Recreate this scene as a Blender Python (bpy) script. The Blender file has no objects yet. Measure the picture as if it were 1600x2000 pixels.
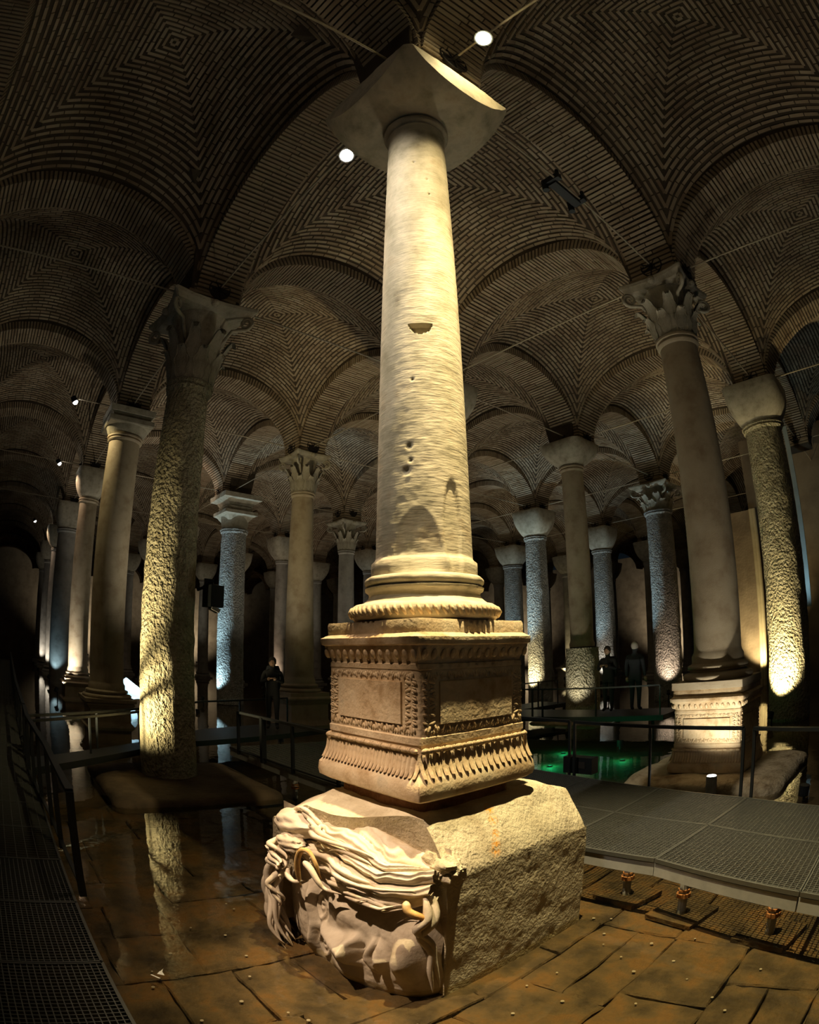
import bpy, math, random
import numpy as np
from mathutils import Matrix, Vector

# ---------------------------------------------------------------- camera, world, lights, exposure
scene = bpy.context.scene
C = scene.collection
PI = math.pi
sin, cos = math.sin, math.cos
rng = np.random.default_rng(7)
random.seed(7)

CAM = (-2.83, 2.709, 2.15)
YAW, PITCH, ROLL, FPX = -0.7078, 0.2438, -0.0078, 1129.95
cd = bpy.data.cameras.new('camera')
cd.type = 'PANO'
cd.panorama_type = 'FISHEYE_EQUISOLID'
cd.sensor_fit = 'HORIZONTAL'
cd.sensor_width = 24.0
cd.sensor_height = 30.0
cd.fisheye_lens = 24.0 * FPX / 1600.0
cd.fisheye_fov = PI
cd.clip_start = 0.05
cam = bpy.data.objects.new('camera', cd)
C.objects.link(cam)
_f = Vector((cos(YAW) * cos(PITCH), sin(YAW) * cos(PITCH), sin(PITCH)))
_r0 = Vector((sin(YAW), -cos(YAW), 0))
_u0 = _r0.cross(_f)
_r = cos(ROLL) * _r0 + sin(ROLL) * _u0
_u = -sin(ROLL) * _r0 + cos(ROLL) * _u0
M4 = Matrix(((_r.x, _u.x, -_f.x, CAM[0]), (_r.y, _u.y, -_f.y, CAM[1]), (_r.z, _u.z, -_f.z, CAM[2]), (0, 0, 0, 1)))
cam.matrix_world = M4
scene.camera = cam

w = bpy.data.worlds.new('world')
scene.world = w
w.use_nodes = True
w.node_tree.nodes['Background'].inputs[0].default_value = (0.02, 0.035, 0.05, 1)
w.node_tree.nodes['Background'].inputs[1].default_value = 0.06
scene.view_settings.view_transform = 'Standard'
scene.view_settings.look = 'None'
scene.view_settings.gamma = 1.0
scene.view_settings.use_curve_mapping = False
scene.view_settings.exposure = 0.9
cy = scene.cycles
cy.use_denoising = True
cy.max_bounces = 5
cy.diffuse_bounces = 3
cy.glossy_bounces = 3
cy.transparent_max_bounces = 8
cy.sample_clamp_indirect = 3.0
cy.caustics_reflective = False
cy.caustics_refractive = False
cy.blur_glossy = 0.5

WARM = (1.0, 0.90, 0.70)
YEL = (1.0, 0.80, 0.42)
PINK = (1.0, 0.72, 0.5)
WHITE = (1.0, 0.9, 0.75)
COOL = (0.55, 0.85, 1.0)


def spot(name, loc, target, power, color, angle=60, blend=0.4, size=0.04, kind='SPOT'):
    ld = bpy.data.lights.new(name, kind)
    ld.energy = power
    ld.color = color
    ld.shadow_soft_size = size
    if kind == 'SPOT':
        ld.spot_size = math.radians(angle)
        ld.spot_blend = blend
    o = bpy.data.objects.new(name, ld)
    C.objects.link(o)
    o.location = loc
    d = Vector(target) - Vector(loc)
    o.rotation_euler = d.to_track_quat('-Z', 'Y').to_euler()
    return o


# the three spotlights on the tie rods that light the central column (fixtures are built below)
L_LEFT = (1.40, 0.09, 8.02)
L_RIGHT = (-1.03, 0.09, 8.06)
L_NEAR = (0.08, 4.10, 8.22)
spot('spotlight_beam', (1.33, 0.12, 7.90), (0.3, 0.1, 1.5), 520, PINK, 46, 1.0, 0.05)
spot('spotlight_beam', (-1.05, 0.15, 7.93), (-1.15, -0.45, 0.0), 2500, YEL, 48, 1.0, 0.05)
spot('spotlight_beam', (0.06, 4.05, 8.10), (0.05, 0.80, 0.5), 2000, PINK, 17, 0.9, 0.05)
# two added rod lamps, out of view, that brighten the shaft
L_SHAFT_A, L_SHAFT_B = (0.08, 3.5, 8.2), (-2.9, 0.09, 8.2)
spot('spotlight_beam', (0.06, 3.45, 8.1), (0.0, 0.2, 5.1), 560, WHITE, 44, 1.0, 0.05)
spot('spotlight_beam', (-2.85, 0.12, 8.1), (-0.1, 0.1, 5.1), 480, YEL, 44, 1.0, 0.05)
spot('spotlight_beam', (-1.12, 0.10, 7.86), (-0.55, -0.02, 7.35), 26, YEL, 110, 0.8, 0.05)  # extra spill added beside the yellow lamp to brighten the capital

# one column wash, then fill spots added to brighten the vaults: (place, target, power, colour, cone)  -- each gets a small fixture below
WASH_AND_FILL = [
    ((5.70, 2.36, 0.66), (6.0, 0.25, 2.0), 640, YEL, 78),          # left walkway, onto the rough left column
    ((8.4, 4.6, 0.4), (8.6, 3.0, 10.0), 8, COOL, 110),
    ((9.2, -3.6, 0.15), (9.0, -2.6, 10.0), 430, WARM, 120),
    ((3.2, -4.6, 0.15), (3.2, -3.0, 10.0), 104, WARM, 120),
    ((9.0, -9.0, 0.15), (9.0, -8.6, 10.0), 117, WARM, 120),
    ((3.0, -7.9, 0.15), (3.0, -8.6, 10.0), 117, WARM, 120),
    ((15.0, -9.0, 0.15), (15.0, -8.6, 10.0), 117, WARM, 120),
    ((15.0, -3.6, 0.15), (15.0, -2.9, 10.0), 108, WARM, 120),
    ((15.0, -20.5, 0.15), (15.0, -20.0, 10.0), 90, WARM, 120),
    ((9.0, -14.6, 0.15), (9.0, -14.3, 10.0), 99, WARM, 120),
    ((15.0, -14.6, 0.15), (15.0, -14.3, 10.0), 108, WARM, 120),
    ((21.0, -9.0, 0.15), (21.0, -8.6, 10.0), 108, WARM, 120),
    ((21.0, -3.0, 0.15), (21.0, -3.0, 10.0), 72, WARM, 120),
    ((27.0, -14.6, 0.15), (27.0, -14.3, 10.0), 108, WARM, 120),
    ((9.0, -20.6, 0.15), (9.0, -20.3, 10.0), 81, WARM, 120),
    ((27.0, -3.0, 0.15), (27.0, -3.0, 10.0), 54, WARM, 120),
    ((33.0, -9.0, 0.15), (33.0, -9.0, 10.0), 117, WARM, 120),
    ((21.0, -20.0, 0.15), (21.0, -20.0, 10.0), 117, WARM, 120),
    ((-1.6, -4.6, 0.15), (-2.6, -4.0, 10.0), 40, WARM, 120),
    ((-3.6, 1.2, 0.15), (-3.0, -1.0, 10.0), 9, COOL, 130),
    ((2.6, 3.9, 0.15), (2.6, 3.0, 10.0), 6, COOL, 130),
]
# lamps hidden low against single columns: (column, side azimuth deg, power, colour, height)
BASELIGHTS = [
    ((3, 1), 62, 170, COOL, 0.3), ((3, 1), 62, 190, COOL, 2.2), ((2, 3), 40, 260, YEL, 0.25), ((2, 3), 55, 240, COOL, 3.4),
    ((1, 2), 45, 70, WARM, 2.2), ((0, 2), 22, 700, YEL, 0.3), ((3, 2), 55, 60, PINK, 0.3), ((1, 2), 20, 40, WARM, 0.3),
    ((3, 0), 40, 230, WHITE, 0.4), ((1, 3), 0, 90, PINK, 0.4), ((2, 4), 15, 90, WHITE, 0.4),
    ((2, 4), 40, 110, COOL, 3.0), ((4, 1), 55, 110, YEL, 0.3), ((3, 5), 20, 120, YEL, 0.3), ((1, 4), 20, 200, YEL, 0.3),
    ((5, 0), 40, 90, WHITE, 0.3), ((6, 0), 40, 90, WHITE, 0.3), ((5, 2), 50, 100, PINK, 0.3),
    ((4, 2), 50, 90, PINK, 0.3), ((4, 3), 40, 90, COOL, 0.3), ((3, 4), 30, 90, COOL, 2.0),
    ((1, 3), 75, 130, COOL, 4.0), ((4, 0), 30, 26, COOL, 0.4),
]

# ---------------------------------------------------------------- helpers
def nodes_of(m):
    m.use_nodes = True
    nt = m.node_tree
    return nt, nt.nodes, nt.links


def ramp(nt, fac, stops):
    r = nt.nodes.new('ShaderNodeValToRGB')
    els = r.color_ramp.elements
    while len(els) > 1:
        els.remove(els[-1])
    els[0].position, els[0].color = stops[0][0], (*stops[0][1], 1)
    for p, c in stops[1:]:
        e = els.new(p)
        e.color = (*c, 1)
    nt.links.new(fac, r.inputs[0])
    return r.outputs[0]


def stone(name, stops, nscale=3.0, rough=0.7, bump=0.4, bscale=25.0, bdist=0.01, stretch=(1, 1, 1), pits=0.0, pscale=14.0, pstretch=(1, 1, 0.6), detail=6.0, spec=0.3):
    m = bpy.data.materials.new(name)
    nt, N, L = nodes_of(m)
    b = N['Principled BSDF']
    b.inputs['Roughness'].default_value = rough
    b.inputs['Specular IOR Level'].default_value = spec
    tc = N.new('ShaderNodeTexCoord')
    mp = N.new('ShaderNodeMapping')
    mp.inputs['Scale'].default_value = stretch
    L.new(tc.outputs['Object'], mp.inputs[0])
    n1 = N.new('ShaderNodeTexNoise')
    n1.inputs['Scale'].default_value = nscale
    n1.inputs['Detail'].default_value = detail
    n1.inputs['Roughness'].default_value = 0.62
    L.new(tc.outputs['Object'], n1.inputs['Vector'])
    L.new(ramp(nt, n1.outputs['Fac'], stops), b.inputs['Base Color'])
    n2 = N.new('ShaderNodeTexNoise')
    n2.inputs['Scale'].default_value = bscale
    n2.inputs['Detail'].default_value = 5
    L.new(mp.outputs[0], n2.inputs['Vector'])
    bp = N.new('ShaderNodeBump')
    bp.inputs['Strength'].default_value = bump
    bp.inputs['Distance'].default_value = bdist
    L.new(n2.outputs['Fac'], bp.inputs['Height'])
    last = bp
    if pits > 0:
        mp2 = N.new('ShaderNodeMapping')
        mp2.inputs['Scale'].default_value = pstretch
        L.new(tc.outputs['Object'], mp2.inputs[0])
        nz = N.new('ShaderNodeTexNoise')
        nz.inputs['Scale'].default_value = pscale
        nz.inputs['Detail'].default_value = 2.5
        L.new(mp2.outputs[0], nz.inputs['Vector'])
        b2 = N.new('ShaderNodeBump')
        b2.inputs['Strength'].default_value = 1.0
        b2.inputs['Distance'].default_value = pits
        L.new(nz.outputs['Fac'], b2.inputs['Height'])
        L.new(bp.outputs[0], b2.inputs['Normal'])
        last = b2
    L.new(last.outputs[0], b.inputs['Normal'])
    return m


def plain(name, col, rough=0.5, metal=0.0, emit=0.0, ecol=None):
    m = bpy.data.materials.new(name)
    nt, N, L = nodes_of(m)
    b = N['Principled BSDF']
    b.inputs['Base Color'].default_value = (*col, 1)
    b.inputs['Roughness'].default_value = rough
    b.inputs['Metallic'].default_value = metal
    if emit:
        b.inputs['Emission Color'].default_value = (*(ecol or col), 1)
        b.inputs['Emission Strength'].default_value = emit
    return m


def brickmat(name, c1, c2, c3, nscale=1.2, island=True):
    m = bpy.data.materials.new(name)
    nt, N, L = nodes_of(m)
    b = N['Principled BSDF']
    b.inputs['Roughness'].default_value = 0.9
    b.inputs['Specular IOR Level'].default_value = 0.15
    tc = N.new('ShaderNodeTexCoord')
    n1 = N.new('ShaderNodeTexNoise')
    n1.inputs['Scale'].default_value = nscale
    n1.inputs['Detail'].default_value = 6
    L.new(tc.outputs['Object'], n1.inputs['Vector'])
    fac = n1.outputs['Fac']
    if island:
        g = N.new('ShaderNodeNewGeometry')
        ad = N.new('ShaderNodeMath')
        ad.operation = 'MULTIPLY_ADD'
        ad.inputs[1].default_value = 0.3
        L.new(g.outputs['Random Per Island'], ad.inputs[0])
        sb = N.new('ShaderNodeMath')
        sb.operation = 'SUBTRACT'
        sb.inputs[1].default_value = 0.15
        L.new(fac, sb.inputs[0])
        L.new(sb.outputs[0], ad.inputs[2])
        fac = ad.outputs[0]
    L.new(ramp(nt, fac, [(0.25, c1), (0.5, c2), (0.75, c3)]), b.inputs['Base Color'])
    n2 = N.new('ShaderNodeTexNoise')
    n2.inputs['Scale'].default_value = 40
    n2.inputs['Detail'].default_value = 4
    L.new(tc.outputs['Object'], n2.inputs['Vector'])
    bp = N.new('ShaderNodeBump')
    bp.inputs['Strength'].default_value = 0.7
    bp.inputs['Distance'].default_value = 0.015
    L.new(n2.outputs['Fac'], bp.inputs['Height'])
    L.new(bp.outputs[0], b.inputs['Normal'])
    return m


MAT = {}
MAT['marble'] = stone('marble_cream', [(0.26, (0.30, 0.25, 0.16)), (0.42, (0.50, 0.44, 0.31)), (0.56, (0.64, 0.56, 0.41)), (0.68, (0.56, 0.46, 0.31)), (0.82, (0.42, 0.36, 0.25))], 4.0, 0.62, 0.35, 26, 0.010, (0.5, 0.5, 2.6))
MAT['marble_carved'] = stone('marble_carved', [(0.28, (0.34, 0.22, 0.10)), (0.45, (0.58, 0.44, 0.27)), (0.6, (0.68, 0.55, 0.36)), (0.8, (0.52, 0.45, 0.32))], 5.0, 0.7, 0.6, 38, 0.01, (1, 1, 1))
MAT['block'] = stone('marble_block', [(0.25, (0.32, 0.25, 0.15)), (0.42, (0.50, 0.43, 0.29)), (0.60, (0.62, 0.55, 0.39)), (0.8, (0.50, 0.40, 0.25))], 3.5, 0.75, 0.6, 60, 0.010, (1, 1, 1), 0.012, 28, (1, 1, 1))
_m = MAT['block']
_nt, _N, _L = _m.node_tree, _m.node_tree.nodes, _m.node_tree.links
_tc = [n for n in _N if n.type == 'TEX_COORD'][0]
_bs = _N['Principled BSDF']
_src = _bs.inputs['Base Color'].links[0].from_socket
_acc = None
for _p, _rad in (((-.44, .03, 1.13), .05), ((-.50, .05, 1.07), .05), ((-.55, .08, 1.0), .05), ((-.58, .11, .94), .05), ((-.60, .13, .90), .06)):
    _d = _N.new('ShaderNodeVectorMath'); _d.operation = 'DISTANCE'; _d.inputs[1].default_value = _p
    _L.new(_tc.outputs['Object'], _d.inputs[0])
    _mr = _N.new('ShaderNodeMapRange'); _mr.inputs[1].default_value = _rad; _mr.inputs[2].default_value = .015
    _L.new(_d.outputs['Value'], _mr.inputs[0])
    if _acc is None:
        _acc = _mr.outputs[0]
    else:
        _mx = _N.new('ShaderNodeMath'); _mx.operation = 'MAXIMUM'
        _L.new(_acc, _mx.inputs[0]); _L.new(_mr.outputs[0], _mx.inputs[1]); _acc = _mx.outputs[0]
_nz = _N.new('ShaderNodeTexNoise'); _nz.inputs['Scale'].default_value = 45
_L.new(_tc.outputs['Object'], _nz.inputs['Vector'])
_ml = _N.new('ShaderNodeMath'); _ml.operation = 'MULTIPLY'
_L.new(_acc, _ml.inputs[0]); _L.new(ramp(_nt, _nz.outputs['Fac'], [(.4, (0, 0, 0)), (.6, (1, 1, 1))]), _ml.inputs[1])
_mc = _N.new('ShaderNodeMix'); _mc.data_type = 'RGBA'
_L.new(_ml.outputs[0], _mc.inputs[0]); _L.new(_src, _mc.inputs[6]); _mc.inputs[7].default_value = (.75, .33, .03, 1)
_L.new(_mc.outputs[2], _bs.inputs['Base Color'])
MAT['face'] = stone('marble_face', [(0.25, (0.34, 0.27, 0.19)), (0.45, (0.55, 0.47, 0.35)), (0.62, (0.64, 0.56, 0.43)), (0.82, (0.50, 0.36, 0.20))], 4.5, 0.6, 0.35, 50, 0.006)
MAT['hair'] = stone('marble_hair', [(0.25, (0.50, 0.38, 0.22)), (0.45, (0.68, 0.58, 0.42)), (0.62, (0.74, 0.66, 0.50)), (0.8, (0.62, 0.48, 0.28))], 6.0, 0.6, 0.4, 60, 0.005)
MAT['rust'] = stone('marble_rust_stained', [(0.3, (0.45, 0.22, 0.05)), (0.5, (0.62, 0.40, 0.14)), (0.7, (0.66, 0.52, 0.32))], 9.0, 0.6, 0.4, 60, 0.005)
MAT['mortar_bed'] = stone('mortar_bed', [(0.3, (0.22, 0.10, 0.04)), (0.6, (0.38, 0.20, 0.09))], 12.0, 0.9, 1.0, 50, 0.02)
MAT['pitted'] = stone('granite_pitted', [(0.3, (0.32, 0.28, 0.18)), (0.5, (0.48, 0.44, 0.30)), (0.7, (0.56, 0.52, 0.38))], 5.0, 0.85, 0.4, 70, 0.01, (1, 1, 1), 0.13, 20, (1, 1, .8))
MAT['pitted_grey'] = stone('granite_pitted_grey', [(0.3, (0.30, 0.30, 0.28)), (0.5, (0.45, 0.45, 0.42)), (0.7, (0.55, 0.54, 0.5))], 5.0, 0.8, 0.5, 60, 0.01, (1, 1, 1), 0.13, 18, (1, 1, .8))
MAT['smooth'] = stone('marble_smooth', [(0.3, (0.34, 0.26, 0.17)), (0.5, (0.48, 0.40, 0.28)), (0.7, (0.54, 0.47, 0.34))], 2.5, 0.65, 0.3, 30, 0.01, (1, 1, 4))
MAT['smooth_grey'] = stone('marble_grey', [(0.3, (0.30, 0.28, 0.25)), (0.5, (0.43, 0.41, 0.37)), (0.7, (0.50, 0.48, 0.44))], 2.5, 0.65, 0.3, 30, 0.01, (1, 1, 4))
MAT['capital'] = stone('capital_stone', [(0.3, (0.28, 0.25, 0.18)), (0.5, (0.44, 0.40, 0.31)), (0.7, (0.52, 0.48, 0.38))], 5.0, 0.75, 0.6, 35, 0.015)
MAT['boulder'] = stone('boulder_stone', [(0.3, (0.24, 0.17, 0.09)), (0.5, (0.50, 0.41, 0.26)), (0.7, (0.62, 0.53, 0.36))], 4.0, 0.8, 0.9, 14, 0.04)
MAT['slab'] = stone('paving_stone', [(0.30, (0.022, 0.015, 0.008)), (0.42, (0.062, 0.044, 0.022)), (0.52, (0.11, 0.074, 0.034)), (0.60, (0.155, 0.085, 0.028)), (0.72, (0.085, 0.068, 0.038))], 2.6, 0.75, 0.9, 16, 0.03, (1, 1, 1), 0, 14, (1, 1, 1), 9.0)
MAT['floor'] = stone('pool_floor', [(0.3, (0.06, 0.045, 0.03)), (0.6, (0.14, 0.10, 0.06))], 2.0, 0.8, 0.6, 12, 0.03)
MAT['brick'] = brickmat('vault_brick', (0.25, 0.182, 0.12), (0.37, 0.29, 0.195), (0.46, 0.38, 0.275))
MAT['mortar'] = brickmat('vault_mortar', (0.055, 0.042, 0.030), (0.085, 0.066, 0.046), (0.12, 0.092, 0.066), 2.0, False)
MAT['plaster'] = stone('wall_plaster', [(0.3, (0.20, 0.15, 0.10)), (0.6, (0.32, 0.25, 0.17))], 1.2, 0.85, 0.4, 10, 0.02)
MAT['curtain'] = stone('pale_plaster', [(0.3, (0.55, 0.46, 0.28)), (0.6, (0.68, 0.58, 0.38))], 2.0, 0.85, 0.2, 10, 0.01, (1, 1, .1))
MAT['strip'] = stone('pale_blue_board', [(0.3, (0.35, 0.42, 0.42)), (0.6, (0.45, 0.52, 0.52))], 2.0, 0.7, 0.1, 10, 0.01)
MAT['steel'] = plain('galvanised_steel', (0.22, 0.23, 0.215), 0.45, 0.8)
MAT['beam'] = stone('steel_beam', [(0.3, (0.30, 0.31, 0.29)), (0.6, (0.42, 0.42, 0.40))], 5.0, 0.6, 0.1, 30, 0.005)
MAT['dark'] = plain('dark_painted_metal', (0.015, 0.018, 0.02), 0.45, 0.4)
MAT['iron'] = plain('wrought_iron', (0.035, 0.03, 0.028), 0.6, 0.5)
MAT['rodiron'] = plain('iron_rod', (0.42, 0.36, 0.26), 0.5, 0.4)
MAT['rustiron'] = plain('rusty_iron', (0.35, 0.15, 0.04), 0.8, 0.2)
MAT['cloth'] = plain('dark_cloth', (0.012, 0.013, 0.016), 0.9)
MAT['cloth2'] = plain('dark_navy_cloth', (0.015, 0.018, 0.026), 0.9)
MAT['skin'] = plain('skin', (0.35, 0.22, 0.16), 0.6)
MAT['hairdark'] = plain('dark_hair', (0.015, 0.012, 0.01), 0.7)
MAT['hairgrey'] = plain('grey_hair', (0.3, 0.28, 0.26), 0.7)
MAT['coin'] = plain('worn_coin', (0.75, 0.7, 0.6), 0.35, 0.6)
MAT['lampglow'] = plain('lamp_glow', (1, 0.9, 0.6), 0.4, 0, 50.0, (1.0, 0.84, 0.46))
MAT['lampglow2'] = plain('lamp_glow_pinkish', (1, 0.9, 0.7), 0.4, 0, 30.0, (1.0, 0.85, 0.66))
MAT['smallglow'] = plain('small_lamp_glow', (1, 1, 1), 0.4, 0, 14.0, (1.0, 0.97, 0.9))
MAT['artglow'] = plain('white_art_panel', (0.75, 0.85, 0.9), 0.5)
MAT['paper'] = plain('white_scrap', (0.85, 0.85, 0.82), 0.6)


def water_mat():
    m = bpy.data.materials.new('clear_shallow_water')
    nt, N, L = nodes_of(m)
    N.remove(N['Principled BSDF'])
    out = N['Material Output']
    tr = N.new('ShaderNodeBsdfTransparent')
    tr.inputs[0].default_value = (0.82, 0.80, 0.70, 1)
    gl = N.new('ShaderNodeBsdfGlossy')
    gl.inputs['Roughness'].default_value = 0.015
    gl.inputs[0].default_value = (1, 1, 1, 1)
    fr = N.new('ShaderNodeFresnel')
    fr.inputs[0].default_value = 1.33
    mx = N.new('ShaderNodeMixShader')
    tc = N.new('ShaderNodeTexCoord')
    n = N.new('ShaderNodeTexNoise')
    n.inputs['Scale'].default_value = 3.5
    n.inputs['Detail'].default_value = 2
    L.new(tc.outputs['Object'], n.inputs['Vector'])
    bp = N.new('ShaderNodeBump')
    bp.inputs['Strength'].default_value = 0.12
    bp.inputs['Distance'].default_value = 0.02
    L.new(n.outputs['Fac'], bp.inputs['Height'])
    L.new(bp.outputs[0], gl.inputs['Normal'])
    L.new(bp.outputs[0], fr.inputs['Normal'])
    L.new(fr.outputs[0], mx.inputs[0])
    L.new(tr.outputs[0], mx.inputs[1])
    L.new(gl.outputs[0], mx.inputs[2])
    L.new(mx.outputs[0], out.inputs[0])
    return m


MAT['water'] = water_mat()


def vnoise(p, seed=0):
    """smooth value noise, p (n,3) -> (n,) in 0..1"""
    p = np.asarray(p, float)
    i = np.floor(p).astype(np.int64)
    f = p - i
    f = f * f * (3 - 2 * f)

    def h(a, b, c):
        x = (a * 374761393 + b * 668265263 + c * 2147483647 + seed * 144665) & 0x7fffffff
        x = ((x ^ (x >> 13)) * 1274126177) & 0x7fffffff
        return ((x ^ (x >> 16)) & 0xffff) / 65535.0
    r = 0
    for dx in (0, 1):
        for dy in (0, 1):
            for dz in (0, 1):
                wt = (f[:, 0] if dx else 1 - f[:, 0]) * (f[:, 1] if dy else 1 - f[:, 1]) * (f[:, 2] if dz else 1 - f[:, 2])
                r = r + wt * h(i[:, 0] + dx, i[:, 1] + dy, i[:, 2] + dz)
    return r


def fbm(p, octs=3, seed=0):
    a, r, t = 1.0, 0, 0
    p = np.asarray(p, float)
    for k in range(octs):
        r = r + a * vnoise(p * 2 ** k, seed + k * 17)
        t += a
        a *= 0.5
    return r / t


class MB:
    def __init__(s):
        s.v, s.f = [], []

    def add(s, v, f):
        n = len(s.v)
        s.v.extend(tuple(map(float, p)) for p in v)
        s.f.extend(tuple(int(i) + n for i in q) for q in f)
        return s

    def box(s, c, size, rot=None):
        hx, hy, hz = size[0] / 2, size[1] / 2, size[2] / 2
        vs = [Vector((x, y, z)) for x in (-hx, hx) for y in (-hy, hy) for z in (-hz, hz)]
        if rot is not None:
            vs = [rot @ p for p in vs]
        return s.add([p + Vector(c) for p in vs], [(0, 1, 3, 2), (4, 6, 7, 5), (0, 4, 5, 1), (2, 3, 7, 6), (0, 2, 6, 4), (1, 5, 7, 3)])

    def bar(s, a, b, wd, ht, up=(0, 0, 1)):
        a, b = Vector(a), Vector(b)
        d = b - a
        L = d.length
        if L < 1e-6:
            return s
        x = d / L
        y = Vector(up).cross(x)
        y = y.normalized() if y.length > 1e-6 else Vector((0, 1, 0))
        z = x.cross(y)
        R = Matrix((x, y, z)).transposed()
        return s.box((a + b) / 2, (L, wd, ht), R)

    def tube(s, pts, rad, n=8, cap=True):
        pts = [Vector(p) for p in pts]
        m = len(pts)
        if not hasattr(rad, '__len__'):
            rad = [rad] * m
        vs, fs = [], []
        up = None
        for k, p in enumerate(pts):
            t = (pts[min(k + 1, m - 1)] - pts[max(k - 1, 0)]).normalized()
            if up is None:
                up = Vector((0, 0, 1)) if abs(t.z) < 0.9 else Vector((1, 0, 0))
            u = (up - t * up.dot(t)).normalized()
            up = u
            q = t.cross(u)
            for j in range(n):
                a = 2 * PI * j / n
                vs.append(p + (u * cos(a) + q * sin(a)) * rad[k])
        for k in range(m - 1):
            for j in range(n):
                j2 = (j + 1) % n
                fs.append((k * n + j, k * n + j2, (k + 1) * n + j2, (k + 1) * n + j))
        if cap:
            fs.append(tuple(range(n - 1, -1, -1)))
            fs.append(tuple((m - 1) * n + j for j in range(n)))
        return s.add(vs, fs)

    def cyl(s, a, b, r, n=16, r2=None):
        return s.tube([a, b], [r, r if r2 is None else r2], n)

    def sphere(s, c, r, n=12, m=8, scale=(1, 1, 1)):
        vs, fs = [], []
        for i in range(m + 1):
            th = PI * i / m
            for j in range(n):
                ph = 2 * PI * j / n
                vs.append((c[0] + r * scale[0] * sin(th) * cos(ph), c[1] + r * scale[1] * sin(th) * sin(ph), c[2] + r * scale[2] * cos(th)))
        for i in range(m):
            for j in range(n):
                j2 = (j + 1) % n
                fs.append((i * n + j, (i + 1) * n + j, (i + 1) * n + j2, i * n + j2))
        return s.add(vs, fs)

    def lathe(s, prof, n=32, c=(0, 0, 0)):
        vs, fs = [], []
        m = len(prof)
        for r, z in prof:
            for j in range(n):
                a = 2 * PI * j / n
                vs.append((c[0] + r * cos(a), c[1] + r * sin(a), c[2] + z))
        for k in range(m - 1):
            for j in range(n):
                j2 = (j + 1) % n
                fs.append((k * n + j, k * n + j2, (k + 1) * n + j2, (k + 1) * n + j))
        fs.append(tuple(range(n - 1, -1, -1)))
        fs.append(tuple((m - 1) * n + j for j in range(n)))
        return s.add(vs, fs)

    def loft(s, rings, caps=True):
        vs, fs = [], []
        n = len(rings[0])
        for r in rings:
            assert len(r) == n
            vs.extend(r)
        for k in range(len(rings) - 1):
            for j in range(n):
                j2 = (j + 1) % n
                fs.append((k * n + j, k * n + j2, (k + 1) * n + j2, (k + 1) * n + j))
        if caps:
            fs.append(tuple(range(n - 1, -1, -1)))
            fs.append(tuple((len(rings) - 1) * n + j for j in range(n)))
        return s.add(vs, fs)

    def grid(s, P):
        a, b = P.shape[:2]
        idx = np.arange(a * b).reshape(a, b)
        f = np.stack([idx[:-1, :-1], idx[1:, :-1], idx[1:, 1:], idx[:-1, 1:]], -1).reshape(-1, 4)
        return s.add(P.reshape(-1, 3).tolist(), f.tolist())

    def mesh(s, name, smooth=False, flip=False):
        me = bpy.data.meshes.new(name)
        me.from_pydata(s.v, [], [q[::-1] for q in s.f] if flip else s.f)
        if smooth:
            me.polygons.foreach_set('use_smooth', [True] * len(me.polygons))
        me.update()
        return me


def obj(name, mb, mat, parent=None, smooth=False, loc=None, flip=False, sharp=None):
    me = mb if isinstance(mb, bpy.types.Mesh) else mb.mesh(name, smooth, flip)
    if mat is not None and not me.materials:
        me.materials.append(MAT[mat] if isinstance(mat, str) else mat)
    if sharp and smooth:
        me.set_sharp_from_angle(angle=math.radians(sharp))
    o = bpy.data.objects.new(name, me)
    C.objects.link(o)
    if parent is not None:
        o.parent = parent
    if loc is not None:
        o.location = loc
    return o


def tag(o, label=None, cat=None, group=None, kind=None):
    if label:
        o['label'] = label
    if cat:
        o['category'] = cat
    if group:
        o['group'] = group
    if kind:
        o['kind'] = kind
    return o


def empty(name, loc, label=None, cat=None, group=None, kind=None, rz=0):
    o = bpy.data.objects.new(name, None)
    C.objects.link(o)
    o.location = loc
    o.rotation_euler = (0, 0, rz)
    o.empty_display_size = 0.2
    return tag(o, label, cat, group, kind)


def copy_tree(o, parent=None):
    c = o.copy()
    C.objects.link(c)
    c.parent = parent
    for ch in o.children:
        copy_tree(ch, c)
    return c


def sqring(h, z, r=0.0, n=8, hy=None):
    """square ring with rounded corners, n points per corner"""
    hy = h if hy is None else hy
    out = []
    for (sx, sy, a0) in ((1, 1, 0), (-1, 1, PI / 2), (-1, -1, PI), (1, -1, 3 * PI / 2)):
        for k in range(n):
            a = a0 + (PI / 2) * k / (n - 1)
            out.append((sx * (h - r) + r * cos(a), sy * (hy - r) + r * sin(a), z))
    return out


def sqloft(mb, prof, rc=0.01, n=3):
    return mb.loft([sqring(h, z, rc, n) for h, z in prof])


def ring(r, z, n=32):
    return [(r * cos(2 * PI * (k + .5) / n), r * sin(2 * PI * (k + .5) / n), z) for k in range(n)]


def superring(h, z, p, n=32):
    """p=2 circle ... large p square"""
    out = []
    for k in range(n):
        a = 2 * PI * (k + .5) / n
        c, s = cos(a), sin(a)
        q = (abs(c) ** p + abs(s) ** p) ** (-1.0 / p)
        out.append((h * q * c, h * q * s, z))
    return out


# ---------------------------------------------------------------- grid of the cistern
SX, SY = 6.0, 5.717
POS = {(0, 0): (.08, .09), (1, 0): (6.01, .10), (0, 1): (.05, -5.70), (0, 2): (.07, -11.42), (3, 1): (17.88, -5.97), (1, 2): (6.13, -11.35)}


def gp(i, j):
    return POS.get((i, j), (i * SX, -j * SY))


WATER_Z, FLOOR_Z, DECK_Z = 0.0, -0.07, 0.48
Z_SPRING, HALF, RISE, ROD_Z = 8.15, 0.45, 1.72, 8.30

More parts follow.
